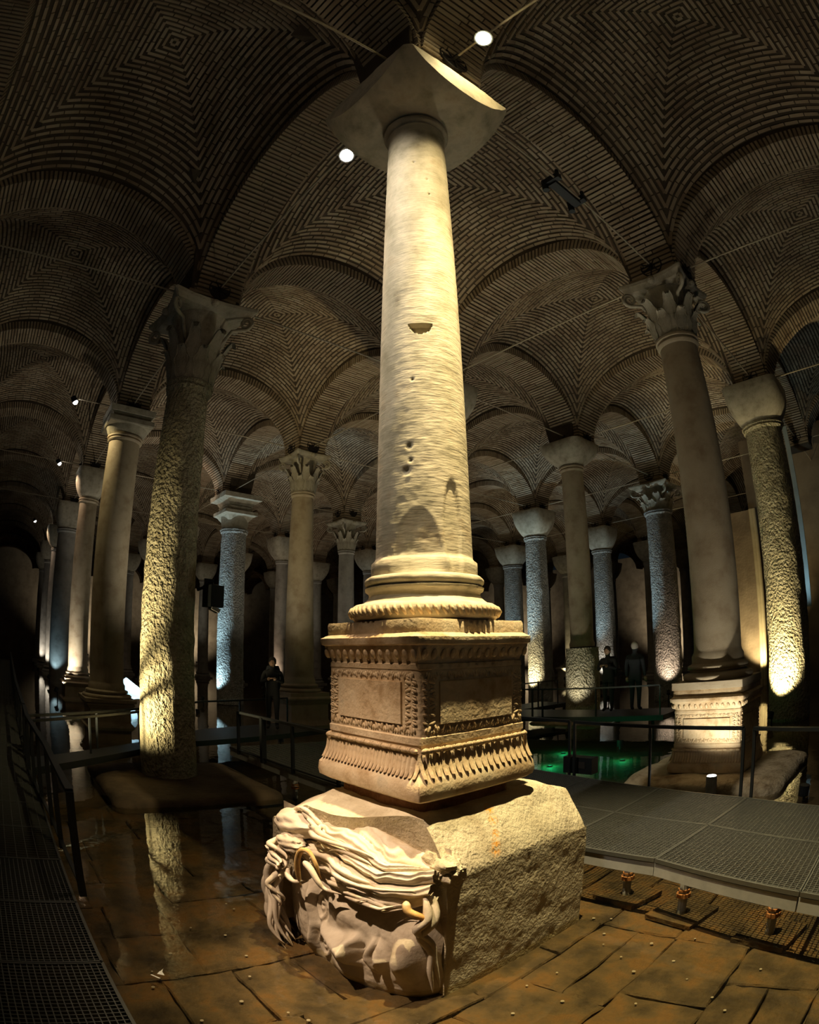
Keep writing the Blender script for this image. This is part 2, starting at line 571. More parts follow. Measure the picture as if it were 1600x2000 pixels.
# ---------------------------------------------------------------- structure: floor, walls
fl = MB()
fl.add([(-14, 14, FLOOR_Z - .06), (64, 14, FLOOR_Z - .06), (64, -52, FLOOR_Z - .06), (-14, -52, FLOOR_Z - .06)], [(0, 3, 2, 1)])
floor = tag(obj('floor', fl, 'floor'), kind='structure')

# paving slabs of the pit floor, one by one (irregular rows, recessed joints)
x = -3.3
while x < 4.4:
    wdt = rng.uniform(0.50, 0.74)
    y = -3.0 + rng.uniform(-.6, 0)
    while y < 2.5:
        ln = rng.uniform(0.45, 1.0)
        split = rng.random() < .22
        parts = [(x, x + wdt)] if not split else [(x, x + wdt * .5), (x + wdt * .5, x + wdt)]
        for xa, xb in parts:
            if xa > 3.2 and y < -0.6:
                continue
            mb = MB()
            g = rng.uniform(.002, .006)
            dz = rng.uniform(-.014, .010)
            x0, x1, y0, y1 = xa + g, xb - g, y + g, y + ln - g
            ring0 = []
            for (pa, pb) in (((x0, y0), (x1, y0)), ((x1, y0), (x1, y1)), ((x1, y1), (x0, y1)), ((x0, y1), (x0, y0))):
                for s_ in range(5):
                    t_ = s_ / 5
                    jj = .010 if s_ else .018
                    ring0.append((pa[0] + (pb[0] - pa[0]) * t_ + rng.uniform(-jj, jj), pa[1] + (pb[1] - pa[1]) * t_ + rng.uniform(-jj, jj)))
            cx, cyy = (x0 + x1) / 2, (y0 + y1) / 2
            mb.loft([[(a, b, FLOOR_Z - .06) for a, b in ring0], [(a, b, FLOOR_Z + dz - .012) for a, b in ring0],
                     [(a + (cx - a) * .045, b + (cyy - b) * .045, FLOOR_Z + dz + rng.uniform(-.003, .003)) for a, b in ring0]])
            obj('paving_slab', mb, 'slab', floor)
        y += ln
    x += wdt

# the right wall far behind the right columns, with a rounded pale pilaster edge
wl = MB()
wl.box((-3.0, -20.35, 4.8), (12.2, 0.5, 10.0))
wl.box((3.55, -20.2, 3.4), (1.0, 0.6, 7.0))
wall_right = tag(obj('wall_right', wl, 'plaster'), kind='structure')
cur = MB()
for k2, (dx, r) in enumerate(((2.95, .10), (2.83, .09))):
    cur.tube([(dx, -19.86, 0.0), (dx, -19.86, 3.5), (dx, -19.86, 6.9)], [r, r, r], 14)
obj('pilaster_moulding', cur, 'curtain', wall_right, smooth=True, sharp=40)
st = MB()
st.box((0.22, -16.0, 5.6), (0.16, 0.06, 5.85))
stp = tag(obj('hanging_board', st, 'strip'), 'narrow pale blue-grey board hanging in the dark beyond the rightmost rough column', 'board')
st = MB()
st.cyl((0.22, -16.0, 8.5), (0.22, -16.0, 10.6), .012, 6)
obj('hanger', st, 'dark', stp)
wb = MB()
wb.box((60.3, -20, 5), (0.5, 64, 12))
tag(obj('wall_far', wb, 'plaster'), kind='structure')
wb = MB()
wb.box((24, 11.7, 5), (76, 0.5, 12))
tag(obj('wall_left', wb, 'plaster'), kind='structure')
wb = MB()
wb.box((24, -51.0, 5), (76, 0.5, 12))
tag(obj('wall_back', wb, 'plaster'), kind='structure')

# water: one clear shallow sheet
wm = MB()
wm.add([(-13, 11.4, WATER_Z), (60, 11.4, WATER_Z), (60, -50, WATER_Z), (-13, -50, WATER_Z)], [(0, 3, 2, 1)])
tag(obj('pool_water', wm, 'water'), 'clear shallow sheet of water over the whole brown cistern floor', 'water', kind='stuff')

# ---------------------------------------------------------------- vaults
A, B = SX / 2 - HALF + .02, SY / 2 - HALF + .02        # inner half sizes of a bay


def web_z(u, v, crown):
    """u,v in -1..1, height above springing"""
    h = lambda t: np.sqrt(np.clip(1 - t * t, 0, 1))
    m = np.maximum(np.abs(u), np.abs(v))
    base = np.maximum(h(u) * np.minimum(1, 1.0), h(v))
    soft = np.sqrt(np.clip(1 - (m ** 2), 0, 1))
    side = (RISE + .30) * np.where(np.abs(u) > np.abs(v), h(v), h(u))
    side0 = (RISE + .30) * np.maximum(h(np.abs(u)), h(np.abs(v)))
    dome = (crown - (RISE + .30)) * (1 - m ** 2)
    return side0 + dome


def web_mesh(crown):
    n = 49
    t = np.sin(np.linspace(-PI / 2, PI / 2, n))
    U, V = np.meshgrid(t, t, indexing='ij')
    Z = web_z(U, V, crown)
    P = np.stack([U * A, V * B, Z + Z_SPRING], -1)
    mb = MB()
    mb.grid(P)
    # drop skirts at the sides so that the gap above the arches is closed
    return mb


def web_bricks(crown, pitch=0.105, blen=0.30):
    V, F = [], []
    base = np.array([(x_, y_, z_) for x_ in (-.5, .5) for y_ in (-.5, .5) for z_ in (-.5, .5)])
    fq = [(0, 1, 3, 2), (4, 6, 7, 5), (0, 4, 5, 1), (2, 3, 7, 6), (0, 2, 6, 4), (1, 5, 7, 3)]
    nc = int(2.55 / pitch)
    cnt = 0
    r2 = np.random.default_rng(3)
    for side in range(4):
        for ci in range(nc):
            c = (ci + .6) / nc
            # arc along the course
            tt = np.linspace(-c, c, 60)
            if side % 2 == 0:
                u = np.full(60, c if side == 0 else -c)
                v = tt
            else:
                v = np.full(60, c if side == 1 else -c)
                u = tt
            P = np.stack([u * A, v * B, web_z(u, v, crown) + Z_SPRING], -1)
            e = 1e-3
            d = np.linalg.norm(np.diff(P, axis=0), axis=1)
            s = np.concatenate([[0], np.cumsum(d)])
            L = s[-1]
            nb = max(1, int(round(L / blen)))
            off = r2.uniform(0, .5)
            for b in range(nb):
                s0, s1 = L * b / nb + .012, L * (b + 1) / nb - .012
                sm = (s0 + s1) / 2
                pm = np.array([np.interp(sm, s, P[:, q]) for q in range(3)])
                pa = np.array([np.interp(s0, s, P[:, q]) for q in range(3)])
                pb = np.array([np.interp(s1, s, P[:, q]) for q in range(3)])
                tx = pb - pa
                ln = np.linalg.norm(tx)
                if ln < .03:
                    continue
                tx /= ln
                um, vm = pm[0] / A, pm[1] / B
                if side % 2 == 0:
                    q2 = (um - e * np.sign(um), vm)
                else:
                    q2 = (um, vm - e * np.sign(vm))
                p2 = np.array([q2[0] * A, q2[1] * B, float(web_z(np.array(q2[0]), np.array(q2[1]), crown)) + Z_SPRING])
                ty = p2 - pm
                ty -= tx * ty.dot(tx)
                nl = np.linalg.norm(ty)
                if nl < 1e-9:
                    continue
                ty /= nl
                tz = np.cross(tx, ty)
                sz = np.array([ln, pitch * .56 * r2.uniform(.85, 1.15), .05])
                R = np.stack([tx, ty, tz], 0)
                vv = (base * sz) @ R + pm + r2.uniform(-.006, .006) * tz
                n0 = len(V)
                V.extend(map(tuple, vv.tolist()))
                F.extend(tuple(i_ + n0 for i_ in q) for q in fq)
    mb = MB()
    mb.v, mb.f = V, F
    return mb


def arch_pts(span_half, n):
    a = np.linspace(0, PI, n)
    return span_half * np.cos(a), RISE * np.sin(a)


def arch_ring(span_half, thick=0.30):
    """mortar core of an arch along local x, width along local y"""
    n = 41
    x0, z0 = arch_pts(span_half, n)
    x1, z1 = (span_half + thick * .55) * np.cos(np.linspace(0, PI, n)), (RISE + thick) * np.sin(np.linspace(0, PI, n))
    mb = MB()
    rings = []
    hw = HALF - .02
    for k in range(n):
        rings.append([(x0[k], -hw, z0[k]), (x0[k], hw, z0[k]), (x1[k], hw, z1[k]), (x1[k], -hw, z1[k])])
    mb.loft(rings)
    return mb


def arch_brick_frames(span_half, pitch=0.088, across=2):
    n = 400
    x0, z0 = arch_pts(span_half, n)
    s = np.concatenate([[0], np.cumsum(np.hypot(np.diff(x0), np.diff(z0)))])
    L = s[-1]
    nb = int(L / pitch)
    out = []
    r2 = np.random.default_rng(11)
    for b in range(nb):
        sm = L * (b + .5) / nb
        px, pz = np.interp(sm, s, x0), np.interp(sm, s, z0)
        px2, pz2 = np.interp(sm + .01, s, x0), np.interp(sm + .01, s, z0)
        t = Vector((px2 - px, 0, pz2 - pz)).normalized()
        nrm = Vector((-t.z, 0, t.x))
        if nrm.z > 0 or (abs(nrm.z) < 1e-6):
            nrm = -nrm
        yv = Vector((0, 1, 0))
        wtot = 2 * HALF
        cuts = [0] + sorted(r2.uniform(.3, .7) if across == 2 else (q + 1 + r2.uniform(-.2, .2)) / across for q in range(across - 1)) + [1]
        for a_ in range(across):
            w0, w1 = cuts[a_] * wtot - HALF + .008, cuts[a_ + 1] * wtot - HALF - .008
            c = Vector((px, (w0 + w1) / 2, pz)) - nrm * (.10 - r2.uniform(.008, .022))
            R = Matrix((t, yv, t.cross(yv))).transposed()
            S = Matrix.Diagonal((pitch * .62 * r2.uniform(.85, 1.1), w1 - w0, .22))
            out.append((c, R @ S))
    return out


def frames_mesh(frames):
    mb = MB()
    cube = [Vector((x_, y_, z_)) for x_ in (-.5, .5) for y_ in (-.5, .5) for z_ in (-.5, .5)]
    for c, T in frames:
        mb.add([T @ p + c for p in cube], [(0, 1, 3, 2), (4, 6, 7, 5), (0, 4, 5, 1), (2, 3, 7, 6), (0, 2, 6, 4), (1, 5, 7, 3)])
    return mb


ceiling = empty('ceiling', (0, 0, 0), kind='structure')
WEB = {}


def web_for(crown):
    if crown not in WEB:
        m1 = web_mesh(crown).mesh('vault_web', True)
        m1.materials.append(MAT['mortar'])
        m2 = web_bricks(crown).mesh('web_brickwork')
        m2.materials.append(MAT['brick'])
        WEB[crown] = (m1, m2)
    return WEB[crown]


BAYS = [(i, j) for i in range(-2, 9) for j in range(-2, 7) if not (j == -2 and i > 5)]
for i, j in BAYS:
    cx_, cy_ = (i + .5) * SX, -(j + .5) * SY
    crown = 2.55
    if (i, j) == (0, -1):
        crown = 3.3
    if (i, j) == (-1, 0):
        crown = 3.0
    m1, m2 = web_for(crown)
    wv = obj('vault_web', m1, None, ceiling, loc=(cx_, cy_, 0))
    bk = obj('web_brickwork', m2, None, wv)
    bk['kind'] = 'stuff'

SHX, SHY = SX / 2 - HALF, SY / 2 - HALF
ARX = arch_ring(SHX).mesh('brick_arch')
ARY = arch_ring(SHY).mesh('brick_arch')
FRX, FRY = arch_brick_frames(SHX), arch_brick_frames(SHY)
ABX, ABY = frames_mesh(FRX).mesh('arch_brickwork'), frames_mesh(FRY).mesh('arch_brickwork')
for me in (ARX, ARY):
    me.materials.append(MAT['mortar'])
for me in (ABX, ABY):
    me.materials.append(MAT['brick'])
unit = MB().box((0, 0, 0), (1, 1, 1)).mesh('brick')
unit.materials.append(MAT['brick'])


def lone_bricks(frames, parent):
    for c, T in frames:
        b = bpy.data.objects.new('brick', unit)
        C.objects.link(b)
        b.parent = parent
        m = T.to_4x4()
        m.translation = c
        b.matrix_local = m


for i in range(-2, 10):
    for j in range(-2, 8):
        # arch along X between (i,j) and (i+1,j)
        if i < 9 and not (j < -1 and i > 5):
            a = obj('brick_arch', ARX, None, ceiling, loc=((i + .5) * SX, -j * SY, Z_SPRING))
            if (i, j) == (0, 0):
                lone_bricks(FRX, a)
            else:
                obj('arch_brickwork', ABX, None, a)['kind'] = 'stuff'
        if j < 7 and not (j < -1 and i > 5):
            a = obj('brick_arch', ARY, None, ceiling, loc=(i * SX, -(j + .5) * SY, Z_SPRING))
            a.rotation_euler = (0, 0, PI / 2)
            if (i, j) == (1, 0):
                lone_bricks(FRY, a)
            else:
                obj('arch_brickwork', ABY, None, a)['kind'] = 'stuff'
# spandrel piers of brick above each capital
pm = MB()
for q in range(9):
    pm.box((0, 0, -.02 - .085 * q + .0), (2 * HALF + .03 - .012 * (q % 2), 2 * HALF + .03 - .012 * (q % 2), .055))
PIER_B = pm.mesh('pier_brickwork')
PIER_B.materials.append(MAT['brick'])
pc = MB()
pc.box((0, 0, -.36), (2 * HALF - .02, 2 * HALF - .02, .80))
PIER_C = pc.mesh('brick_pier')
PIER_C.materials.append(MAT['mortar'])
sp = MB()
sp.loft([sqring(HALF - .02, 0, .01, 2), sqring(HALF + .10, .9, .01, 2), sqring(HALF + .32, 1.7, .01, 2), sqring(HALF + .8, 2.1, .01, 2)])
SPAN = sp.mesh('arch_haunch')
SPAN.materials.append(MAT['mortar'])
#PART2
# ---------------------------------------------------------------- columns
def pier(x_, y_, ztop_cap):
    n = max(1, int(round((Z_SPRING + .03 - ztop_cap) / .085)))
    key = n
    if key not in PIERS:
        m = MB()
        for q in range(n):
            e = .0 if q % 2 else .014
            m.box((0, 0, -.03 - .085 * q), (2 * HALF + .02 + e, 2 * HALF + .02 + e, .056))
        a = m.mesh('pier_brickwork')
        a.materials.append(MAT['brick'])
        m = MB()
        m.box((0, 0, -.0425 * n + .03), (2 * HALF - .01, 2 * HALF - .01, .085 * n + .06))
        b = m.mesh('brick_pier')
        b.materials.append(MAT['mortar'])
        PIERS[key] = (b, a)
    b, a = PIERS[key]
    o = obj('brick_pier', b, None, ceiling, loc=(x_, y_, Z_SPRING + .02))
    obj('pier_brickwork', a, None, o)['kind'] = 'stuff'
    obj('arch_haunch', SPAN, None, ceiling, loc=(x_, y_, Z_SPRING))


PIERS = {}


def shaft_mesh(r0, r1, z0, z1, n=40, rough=0.0, seed=0, foot=True, neck=True, line=None):
    prof = []
    if foot:
        prof += [(r0 * 1.10, z0), (r0 * 1.10, z0 + .10), (r0 * 1.02, z0 + .16)]
        zs = z0 + .2
    else:
        prof += [(r0, z0)]
        zs = z0 + .02
    ze = z1 - (.18 if neck else .01)
    m = 46 if rough else 16
    for k in range(m + 1):
        t = k / m
        prof.append((r0 + (r1 - r0) * t + .012 * sin(PI * t), zs + (ze - zs) * t))
    if neck:
        prof += [(r1 * 1.0, z1 - .16), (r1 * 1.07, z1 - .14), (r1 * 1.12, z1 - .10), (r1 * 1.07, z1 - .06), (r1 * 1.05, z1 - .05), (r1 * 1.16, z1 - .035), (r1 * 1.16, z1)]
    else:
        prof += [(r1, z1)]
    vs = []
    for r, z in prof:
        for j in range(n):
            a = 2 * PI * j / n
            vs.append((r * cos(a), r * sin(a), z))
    vs = np.array(vs)
    if rough:
        d = (fbm(vs * np.array([7, 7, 4.5]) + seed * 3.7, 3, seed) - .5) * rough * 2
        rr = np.hypot(vs[:, 0], vs[:, 1])
        vs[:, 0] *= 1 + d / rr
        vs[:, 1] *= 1 + d / rr
    mb = MB()
    P = vs.reshape(len(prof), n, 3)
    mb.loft([list(map(tuple, P[k].tolist())) for k in range(len(prof))])
    return mb


def cap_bowl(parent, r, z0, z1, half, mat='capital', p1=5):
    mb = MB()
    H = z1 - z0
    rings = [ring(r * 1.02, z0, 48), ring(r * 1.06, z0 + .04, 48)]
    for k in range(1, 11):
        t = k / 10
        s = sin(t * PI / 2) ** .8
        rings.append(superring(r * 1.05 + (half - r * 1.05) * s, z0 + .04 + (H * .74) * t, 2 + (p1 - 2) * t, 48))
    rings.append(superring(half, z0 + H * .97, 9, 48))
    rings.append(superring(half * .98, z1, 9, 48))
    mb.loft(rings)
    return obj('capital', mb, mat, parent, smooth=True, sharp=45)


def leaf_mesh(hgt, wid, curl):
    """acanthus leaf: midrib, scalloped lobes, tip curling outwards; local x = outwards, z = up, y = across"""
    n, m = 13, 9
    P = np.zeros((n, m, 3))
    for i_ in range(n):
        t = i_ / (n - 1)
        wv = wid * (0.55 + .45 * sin(PI * min(1, t * 1.15))) * (1 - .55 * max(0, t - .75) / .25)
        wv *= 1 + .16 * sin(t * 5.2 * PI)
        out = .02 + curl * max(0, (t - .5) / .5) ** 2
        zz = hgt * (t if t < .86 else .86 + (t - .86) * .2 - max(0, t - .92) * 1.2)
        for j_ in range(m):
            s_ = (j_ - (m - 1) / 2) / ((m - 1) / 2)
            P[i_, j_] = (out + .022 * (1 - abs(s_)) + .012 * cos(s_ * 4 * PI), s_ * wv / 2, zz)
    mb = MB()
    mb.grid(P)
    Q = P.copy()
    Q[:, :, 0] -= .03
    mb.grid(Q[::-1])
    return mb


LEAVES = {}


def cap_corinthian(parent, r, z0, z1, half, mat='capital', rows=2):
    H = z1 - z0
    ab = .16
    mb = MB()
    prof = [(r * 1.05, z0), (r * 1.12, z0 + .03), (r * 1.02, z0 + .06)]
    for k in range(9):
        t = k / 8
        prof.append((r * .96 + (half * .70 - r) * t ** 3.2, z0 + .06 + (H - ab - .06) * t))
    mb.lathe(prof, 36)
    obj('bell', mb, mat, parent, smooth=True, sharp=50)
    # abacus with concave sides
    mb = MB()

    def conc(h, z):
        out = []
        for q in range(4):
            a0 = q * PI / 2
            for k in range(9):
                s_ = -1 + 2 * k / 8
                x_, y_ = h * (1 - .13 * (1 - s_ * s_)), h * s_ * .96
                out.append((x_ * cos(a0) - y_ * sin(a0), x_ * sin(a0) + y_ * cos(a0), z))
        return out
    mb.loft([conc(half * .90, z1 - ab), conc(half * .95, z1 - ab * .7), conc(half * 1.0, z1 - ab * .45), conc(half * 1.02, z1 - .02), conc(half * 1.0, z1)])
    for q in range(4):
        a0 = q * PI / 2
        mb.sphere((half * .88 * cos(a0), half * .88 * sin(a0), z1 - ab * .5), .075, 10, 6)
    obj('abacus', mb, mat, parent)
    specs = [(z0 + .04, (H - ab) * .50, r * 1.02, .74 * r, .13, 0), (z0 + .04, (H - ab) * .84, r * .98, .80 * r, .17, PI / 8)][:rows]
    for zz, hh, rr, ww, cu, ph in specs:
        key = (round(hh, 2), round(ww, 2), cu, mat)
        if key not in LEAVES:
            me = leaf_mesh(hh, ww, cu).mesh('acanthus_leaf', True)
            me.materials.append(MAT[mat])
            LEAVES[key] = me
        for q in range(8):
            a = ph + 2 * PI * q / 8
            lf = obj('acanthus_leaf', LEAVES[key], None, parent, loc=(rr * cos(a), rr * sin(a), zz))
            lf.rotation_euler = (0, .16 if ph == 0 else .20, a)
    # corner volutes
    for q in range(4):
        a = PI / 4 + q * PI / 2
        pts = []
        for k in range(22):
            t = k / 21
            sp_ = .13 * (1 - .75 * t)
            ang = -PI / 2 + t * 3.6 * PI
            R_ = half * 1.17 + sp_ * cos(ang)
            pts.append((R_ * cos(a), R_ * sin(a), z1 - ab - .12 + sp_ * sin(ang)))
        pts = [(r * 1.05 * cos(a), r * 1.05 * sin(a), z0 + H * .45), ((half * .85) * cos(a), half * .85 * sin(a), z1 - ab - .24)] + pts
        mb = MB()
        mb.tube(pts, [.03, .035] + [.035 - .02 * k / 21 for k in range(22)], 7)
        obj('volute', mb, mat, parent, smooth=True)


def cap_slabs(parent, r, z0, z1, half, mat='capital'):
    """two flared slabs one above the other, broken wavy edges"""
    def slab(zb, zt, h0, h1, seed):
        mb = MB()
        rings = []
        for z, h in ((zb, h0 * .75), (zb + (zt - zb) * .5, h0), (zt - (zt - zb) * .35, h1), (zt, h1)):
            rg = np.array(sqring(h, z, .03, 6))
            pts = []
            n = len(rg)
            for k in range(n):
                p, q = rg[k], rg[(k + 1) % n]
                m_ = 5 if k % 6 == 5 else 1
                for s_ in range(m_):
                    pts.append(p + (q - p) * s_ / m_)
            pts = np.array(pts)
            pts[:, :2] *= (1 + (fbm(pts * 5 + seed, 2, seed) - .5)[:, None] * .10)
            rings.append(list(map(tuple, pts)))
        mb.loft(rings)
        return mb
    H = z1 - z0
    mb = MB()
    mb.lathe([(r * 1.02, z0), (r * 1.1, z0 + .05), (r * 1.05, z0 + .08), (half * .8, z0 + H * .42)], 32)
    obj('bell', mb, mat, parent, smooth=True, sharp=50)
    obj('lower_abacus', slab(z0 + H * .26, z0 + H * .52, half * .80, half * .95, 3), mat, parent)
    obj('upper_abacus', slab(z0 + H * .62, z1, half * .85, half * 1.12, 9), mat, parent)
    mb = MB()
    mb.loft([superring(half * .72, z0 + H * .5, 6, 32), superring(half * .8, z0 + H * .66, 6, 32)])
    obj('neck_block', mb, mat, parent)


def cap_doric(parent, r, z0, z1, half, mat='capital'):
    H = z1 - z0
    mb = MB()
    mb.lathe([(r * 1.0, z0), (r * 1.08, z0 + .03), (r * 1.25, z0 + H * .2), (half * .92, z0 + H * .36)], 36)
    obj('bell', mb, mat, parent, smooth=True, sharp=50)
    mb = MB()
    mb.loft([sqring(half * .96, z0 + H * .36, .01, 2), sqring(half, z0 + H * .40, .01, 2), sqring(half, z0 + H * .58, .01, 2)])
    obj('abacus', mb, mat, parent)
    mb = MB()
    sqloft(mb, [(half * .80, z0 + H * .58), (half * .86, z0 + H * .72), (half * .98, z0 + H * .78), (half * 1.03, z1)])
    obj('impost_block', mb, mat, parent)


def attic_base(parent, r, z0, z1, mat, half=None):
    """square plinth + torus, scotia, torus"""
    H = z1 - z0
    hp = half or r * 1.5
    mb = MB()
    sqloft(mb, [(hp, z0), (hp, z0 + H * .30)], .015)
    obj('plinth', mb, mat, parent)
    mb = MB()
    pr = []
    for k in range(9):
        a = -PI / 2 + PI * k / 8
        pr.append((r * 1.36 + r * .12 * cos(a), z0 + H * .44 + H * .14 * sin(a)))
    for k in range(6):
        t = k / 5
        pr.append((r * 1.30 - r * .12 * sin(PI * t), z0 + H * (.60 + .14 * t)))
    for k in range(7):
        a = -PI / 2 + PI * k / 6
        pr.append((r * 1.18 + r * .10 * cos(a), z0 + H * .84 + H * .10 * sin(a)))
    pr += [(r * 1.12, z1 - .01), (r * 1.10, z1)]
    mb.lathe(pr, 44)
    obj('base_moulding', mb, mat, parent, smooth=True, sharp=60)


def plain_pedestal(parent, half, z0, z1, mat):
    H = z1 - z0
    mb = MB()
    sqloft(mb, [(half * 1.06, z0), (half * 1.06, z0 + H * .10), (half * 1.0, z0 + H * .16), (half * .92, z0 + H * .24), (half * .90, z0 + H * .28), (half * .90, z0 + H * .74),
                (half * .94, z0 + H * .78), (half * 1.02, z0 + H * .88), (half * 1.06, z0 + H * .91), (half * 1.06, z0 + H * .95), (half * 1.0, z1)], .012)
    obj('pedestal', mb, mat, parent)


def slab_stone(name, lo, hi, z0, z1, mat, seed, amp=.06, parent=None, rnd=.12):
    """a rough squared block with worn corners"""
    n = 22
    cx_, cy_ = (lo[0] + hi[0]) / 2, (lo[1] + hi[1]) / 2
    hx, hy = (hi[0] - lo[0]) / 2, (hi[1] - lo[1]) / 2
    rings = []
    zs = np.linspace(z0, z1, 8)
    for k, z in enumerate(list(zs)):
        ins = 0
        t = (z1 - z) / max(1e-6, min(rnd, (z1 - z0) * .8))
        if t < 1:
            ins = rnd * (1 - math.sqrt(max(0, 1 - (1 - t) ** 2)))
        rings.append((z, ins))
    for q in (.6, .3):
        rings.append((z1 + .0, -q))
    out = []
    for z, ins in rings:
        pts = []
        for (sx, sy, a0) in ((1, 1, 0), (-1, 1, PI / 2), (-1, -1, PI), (1, -1, 3 * PI / 2)):
            for k in range(5):
                a = a0 + (PI / 2) * k / 4
                rc = rnd * 1.5
                if ins >= 0:
                    pts.append((sx * (hx - ins - rc) + rc * cos(a), sy * (hy - ins - rc) + rc * sin(a), z))
                else:
                    pts.append((-ins * (sx * (hx - rnd - rc) + rc * cos(a)), -ins * (sy * (hy - rnd - rc) + rc * sin(a)), z))
        pp = []
        m_ = len(pts)
        for k in range(m_):
            p, q = np.array(pts[k]), np.array(pts[(k + 1) % m_])
            mm = 8 if k % 5 == 4 else 1
            for s_ in range(mm):
                pp.append(p + (q - p) * s_ / mm)
        pp = np.array(pp)
        d = (fbm(pp * 2.6 + seed * 5.1, 3, seed) - .5)
        dd = np.stack([(fbm(pp * 2.6 + seed * 5.1 + 31 * q_, 3, seed + q_) - .5) for q_ in range(3)], -1) * amp * 2
        dd[:, 2] *= .5 if z > z0 + .01 else 0
        pp = pp + dd + np.array([cx_, cy_, 0])
        out.append(list(map(tuple, pp.tolist())))
    mb = MB()
    mb.loft(out)
    return obj(name, mb, mat, parent, smooth=True, sharp=55)


def column(ij, label, r0, r1, z0, z1, zc, cap, half, mat, base=None, group=None, capmat='capital', rough=0.0, n=40, name='column'):
    x_, y_ = gp(*ij)
    root = empty(name, (x_, y_, 0), label, 'column', group)
    zs = z0
    if base and base[0] == 'attic':
        attic_base(root, r0, z0, base[1], base[2] if len(base) > 2 else mat)
        zs = base[1]
    if base and base[0] == 'pedestal':
        plain_pedestal(root, base[3], z0, base[1], base[4] if len(base) > 4 else mat)
        attic_base(root, r0, base[1], base[2], base[4] if len(base) > 4 else mat)
        zs = base[2]
    obj('shaft', shaft_mesh(r0, r1, zs, z1, n, rough, ij[0] * 7 + ij[1], foot=(rough == 0)), mat, root, smooth=True, sharp=40)
    {'bowl': cap_bowl, 'corinthian': cap_corinthian, 'slabs': cap_slabs, 'doric': cap_doric}[cap](root, r1, z1, zc, half, capmat)
    pier(x_, y_, zc)
    return root


# left neighbour: rough pitted shaft, carved capital, standing on a stone slab
x_, y_ = gp(1, 0)
tagb = slab_stone('foundation_slab', (4.35, -1.15), (6.9, 1.35), FLOOR_Z, .10, 'floor', 4, .05)
tag(tagb, 'dark flat stone slab in the water under the rough left column', 'stone')
c10 = column((1, 0), 'rough pitted stone column with a dark leafy capital, left of the central column', .455, .365, .09, 6.46, 7.92, 'corinthian', .80, 'pitted', rough=.022, n=72)
# right neighbour on a carved pedestal
c01 = column((0, 1), 'smooth tan marble column on a carved pedestal, right of the central column', .375, .335, 1.40, 6.95, 8.05, 'corinthian', .62, 'smooth', ('attic', 1.76), n=56)
column((2, 0), 'tall column with flat square capital, half lit yellow, left of the rough column', .45, .44, -.07, 7.45, 8.14, 'doric', .64, 'smooth', ('pedestal', .62, .92, .60), n=48)
column((3, 0), 'pale grooved column on a stepped pedestal, lit from below, far left', .36, .34, -.07, 7.05, 8.13, 'bowl', .60, 'smooth', ('pedestal', .62, .95, .60), n=40)
column((4, 0), 'broad unlit grey column behind the pale grooved one, far left', .62, .55, -.07, 6.9, 8.1, 'bowl', .75, 'smooth_grey')
column((2, 1), 'tall dark smooth column on a square plinth, between the rough left one and centre', .43, .33, -.07, 6.90, 8.1, 'corinthian', .60, 'smooth', ('pedestal', .86, 1.22, .68), n=40)
column((3, 1), 'pitted column under two broken flared slabs, lit blue-white from the left', .52, .49, .02, 6.75, 8.1, 'slabs', .72, 'pitted_grey', rough=.02, n=48)
column((1, 1), 'column hidden directly behind the central shaft, only its rough bowl capital showing', .34, .33, -.07, 7.05, 8.1, 'bowl', .75, 'smooth_grey')
root12 = column((1, 2), 'slim smooth column standing on a thick rough drum, right of centre', .335, .33, 2.15, 7.42, 8.12, 'bowl', .72, 'smooth', n=40)
mb = shaft_mesh(.50, .47, .04, 2.12, 56, .02, 5, foot=False, neck=False)
obj('rough_drum', mb, 'pitted', root12, smooth=True, sharp=50)
mb = MB().lathe([(.34, 2.08), (.36, 2.10), (.36, 2.17), (.34, 2.19)], 32)
obj('iron_collar', mb, 'iron', root12)
tag(slab_stone('foundation_slab', (5.2, -12.4), (7.4, -10.3), FLOOR_Z, .06, 'boulder', 8, .05), 'dark foundation stone under the column on the rough drum', 'stone')
column((1, 3), 'pitted grey column with a leafy capital, just left of the tan right column', .53, .50, -.07, 6.95, 7.95, 'corinthian', .80, 'pitted_grey', rough=.02, n=48)
column((2, 3), 'pitted column with bowl capital, bluish above and bright yellow at its foot', .50, .45, -.07, 6.95, 8.08, 'bowl', .76, 'pitted_grey', rough=.02, n=48)
column((0, 2), 'massive pitted column at the right edge with a glaring yellow light at its foot', .535, .50, -.07, 7.1, 8.12, 'bowl', .78, 'pitted', rough=.025, n=64)
column((2, 4), 'pitted grey column with a cracked joint, behind the two people', .52, .47, -.07, 6.95, 8.1, 'bowl', .74, 'pitted_grey', rough=.02)
column((3, 2), 'thin grey column with a small leafy capital, just left of the central shaft', .36, .33, -.07, 6.60, 7.9, 'corinthian', .66, 'smooth_grey')
column((4, 1), 'slim column lit yellow from below, just right of the rough left column', .36, .34, -.07, 6.8, 7.9, 'bowl', .74, 'smooth_grey', ('attic', .5))
column((3, 4), 'pitted dark grey column behind the right corner of the central pedestal', .55, .50, -.07, 6.95, 8.05, 'bowl', .80, 'pitted_grey', rough=.02)
column((3, 5), 'slim pale column with round base, far right of centre, lit warm at its foot', .36, .34, -.07, 6.85, 8.05, 'bowl', .78, 'smooth_grey', ('pedestal', .9, 1.3, .7))
column((1, 4), 'far pitted column glowing yellow at its foot, left of the tan right column', .50, .46, -.07, 6.95, 8.05, 'bowl', .75, 'pitted', rough=.02)
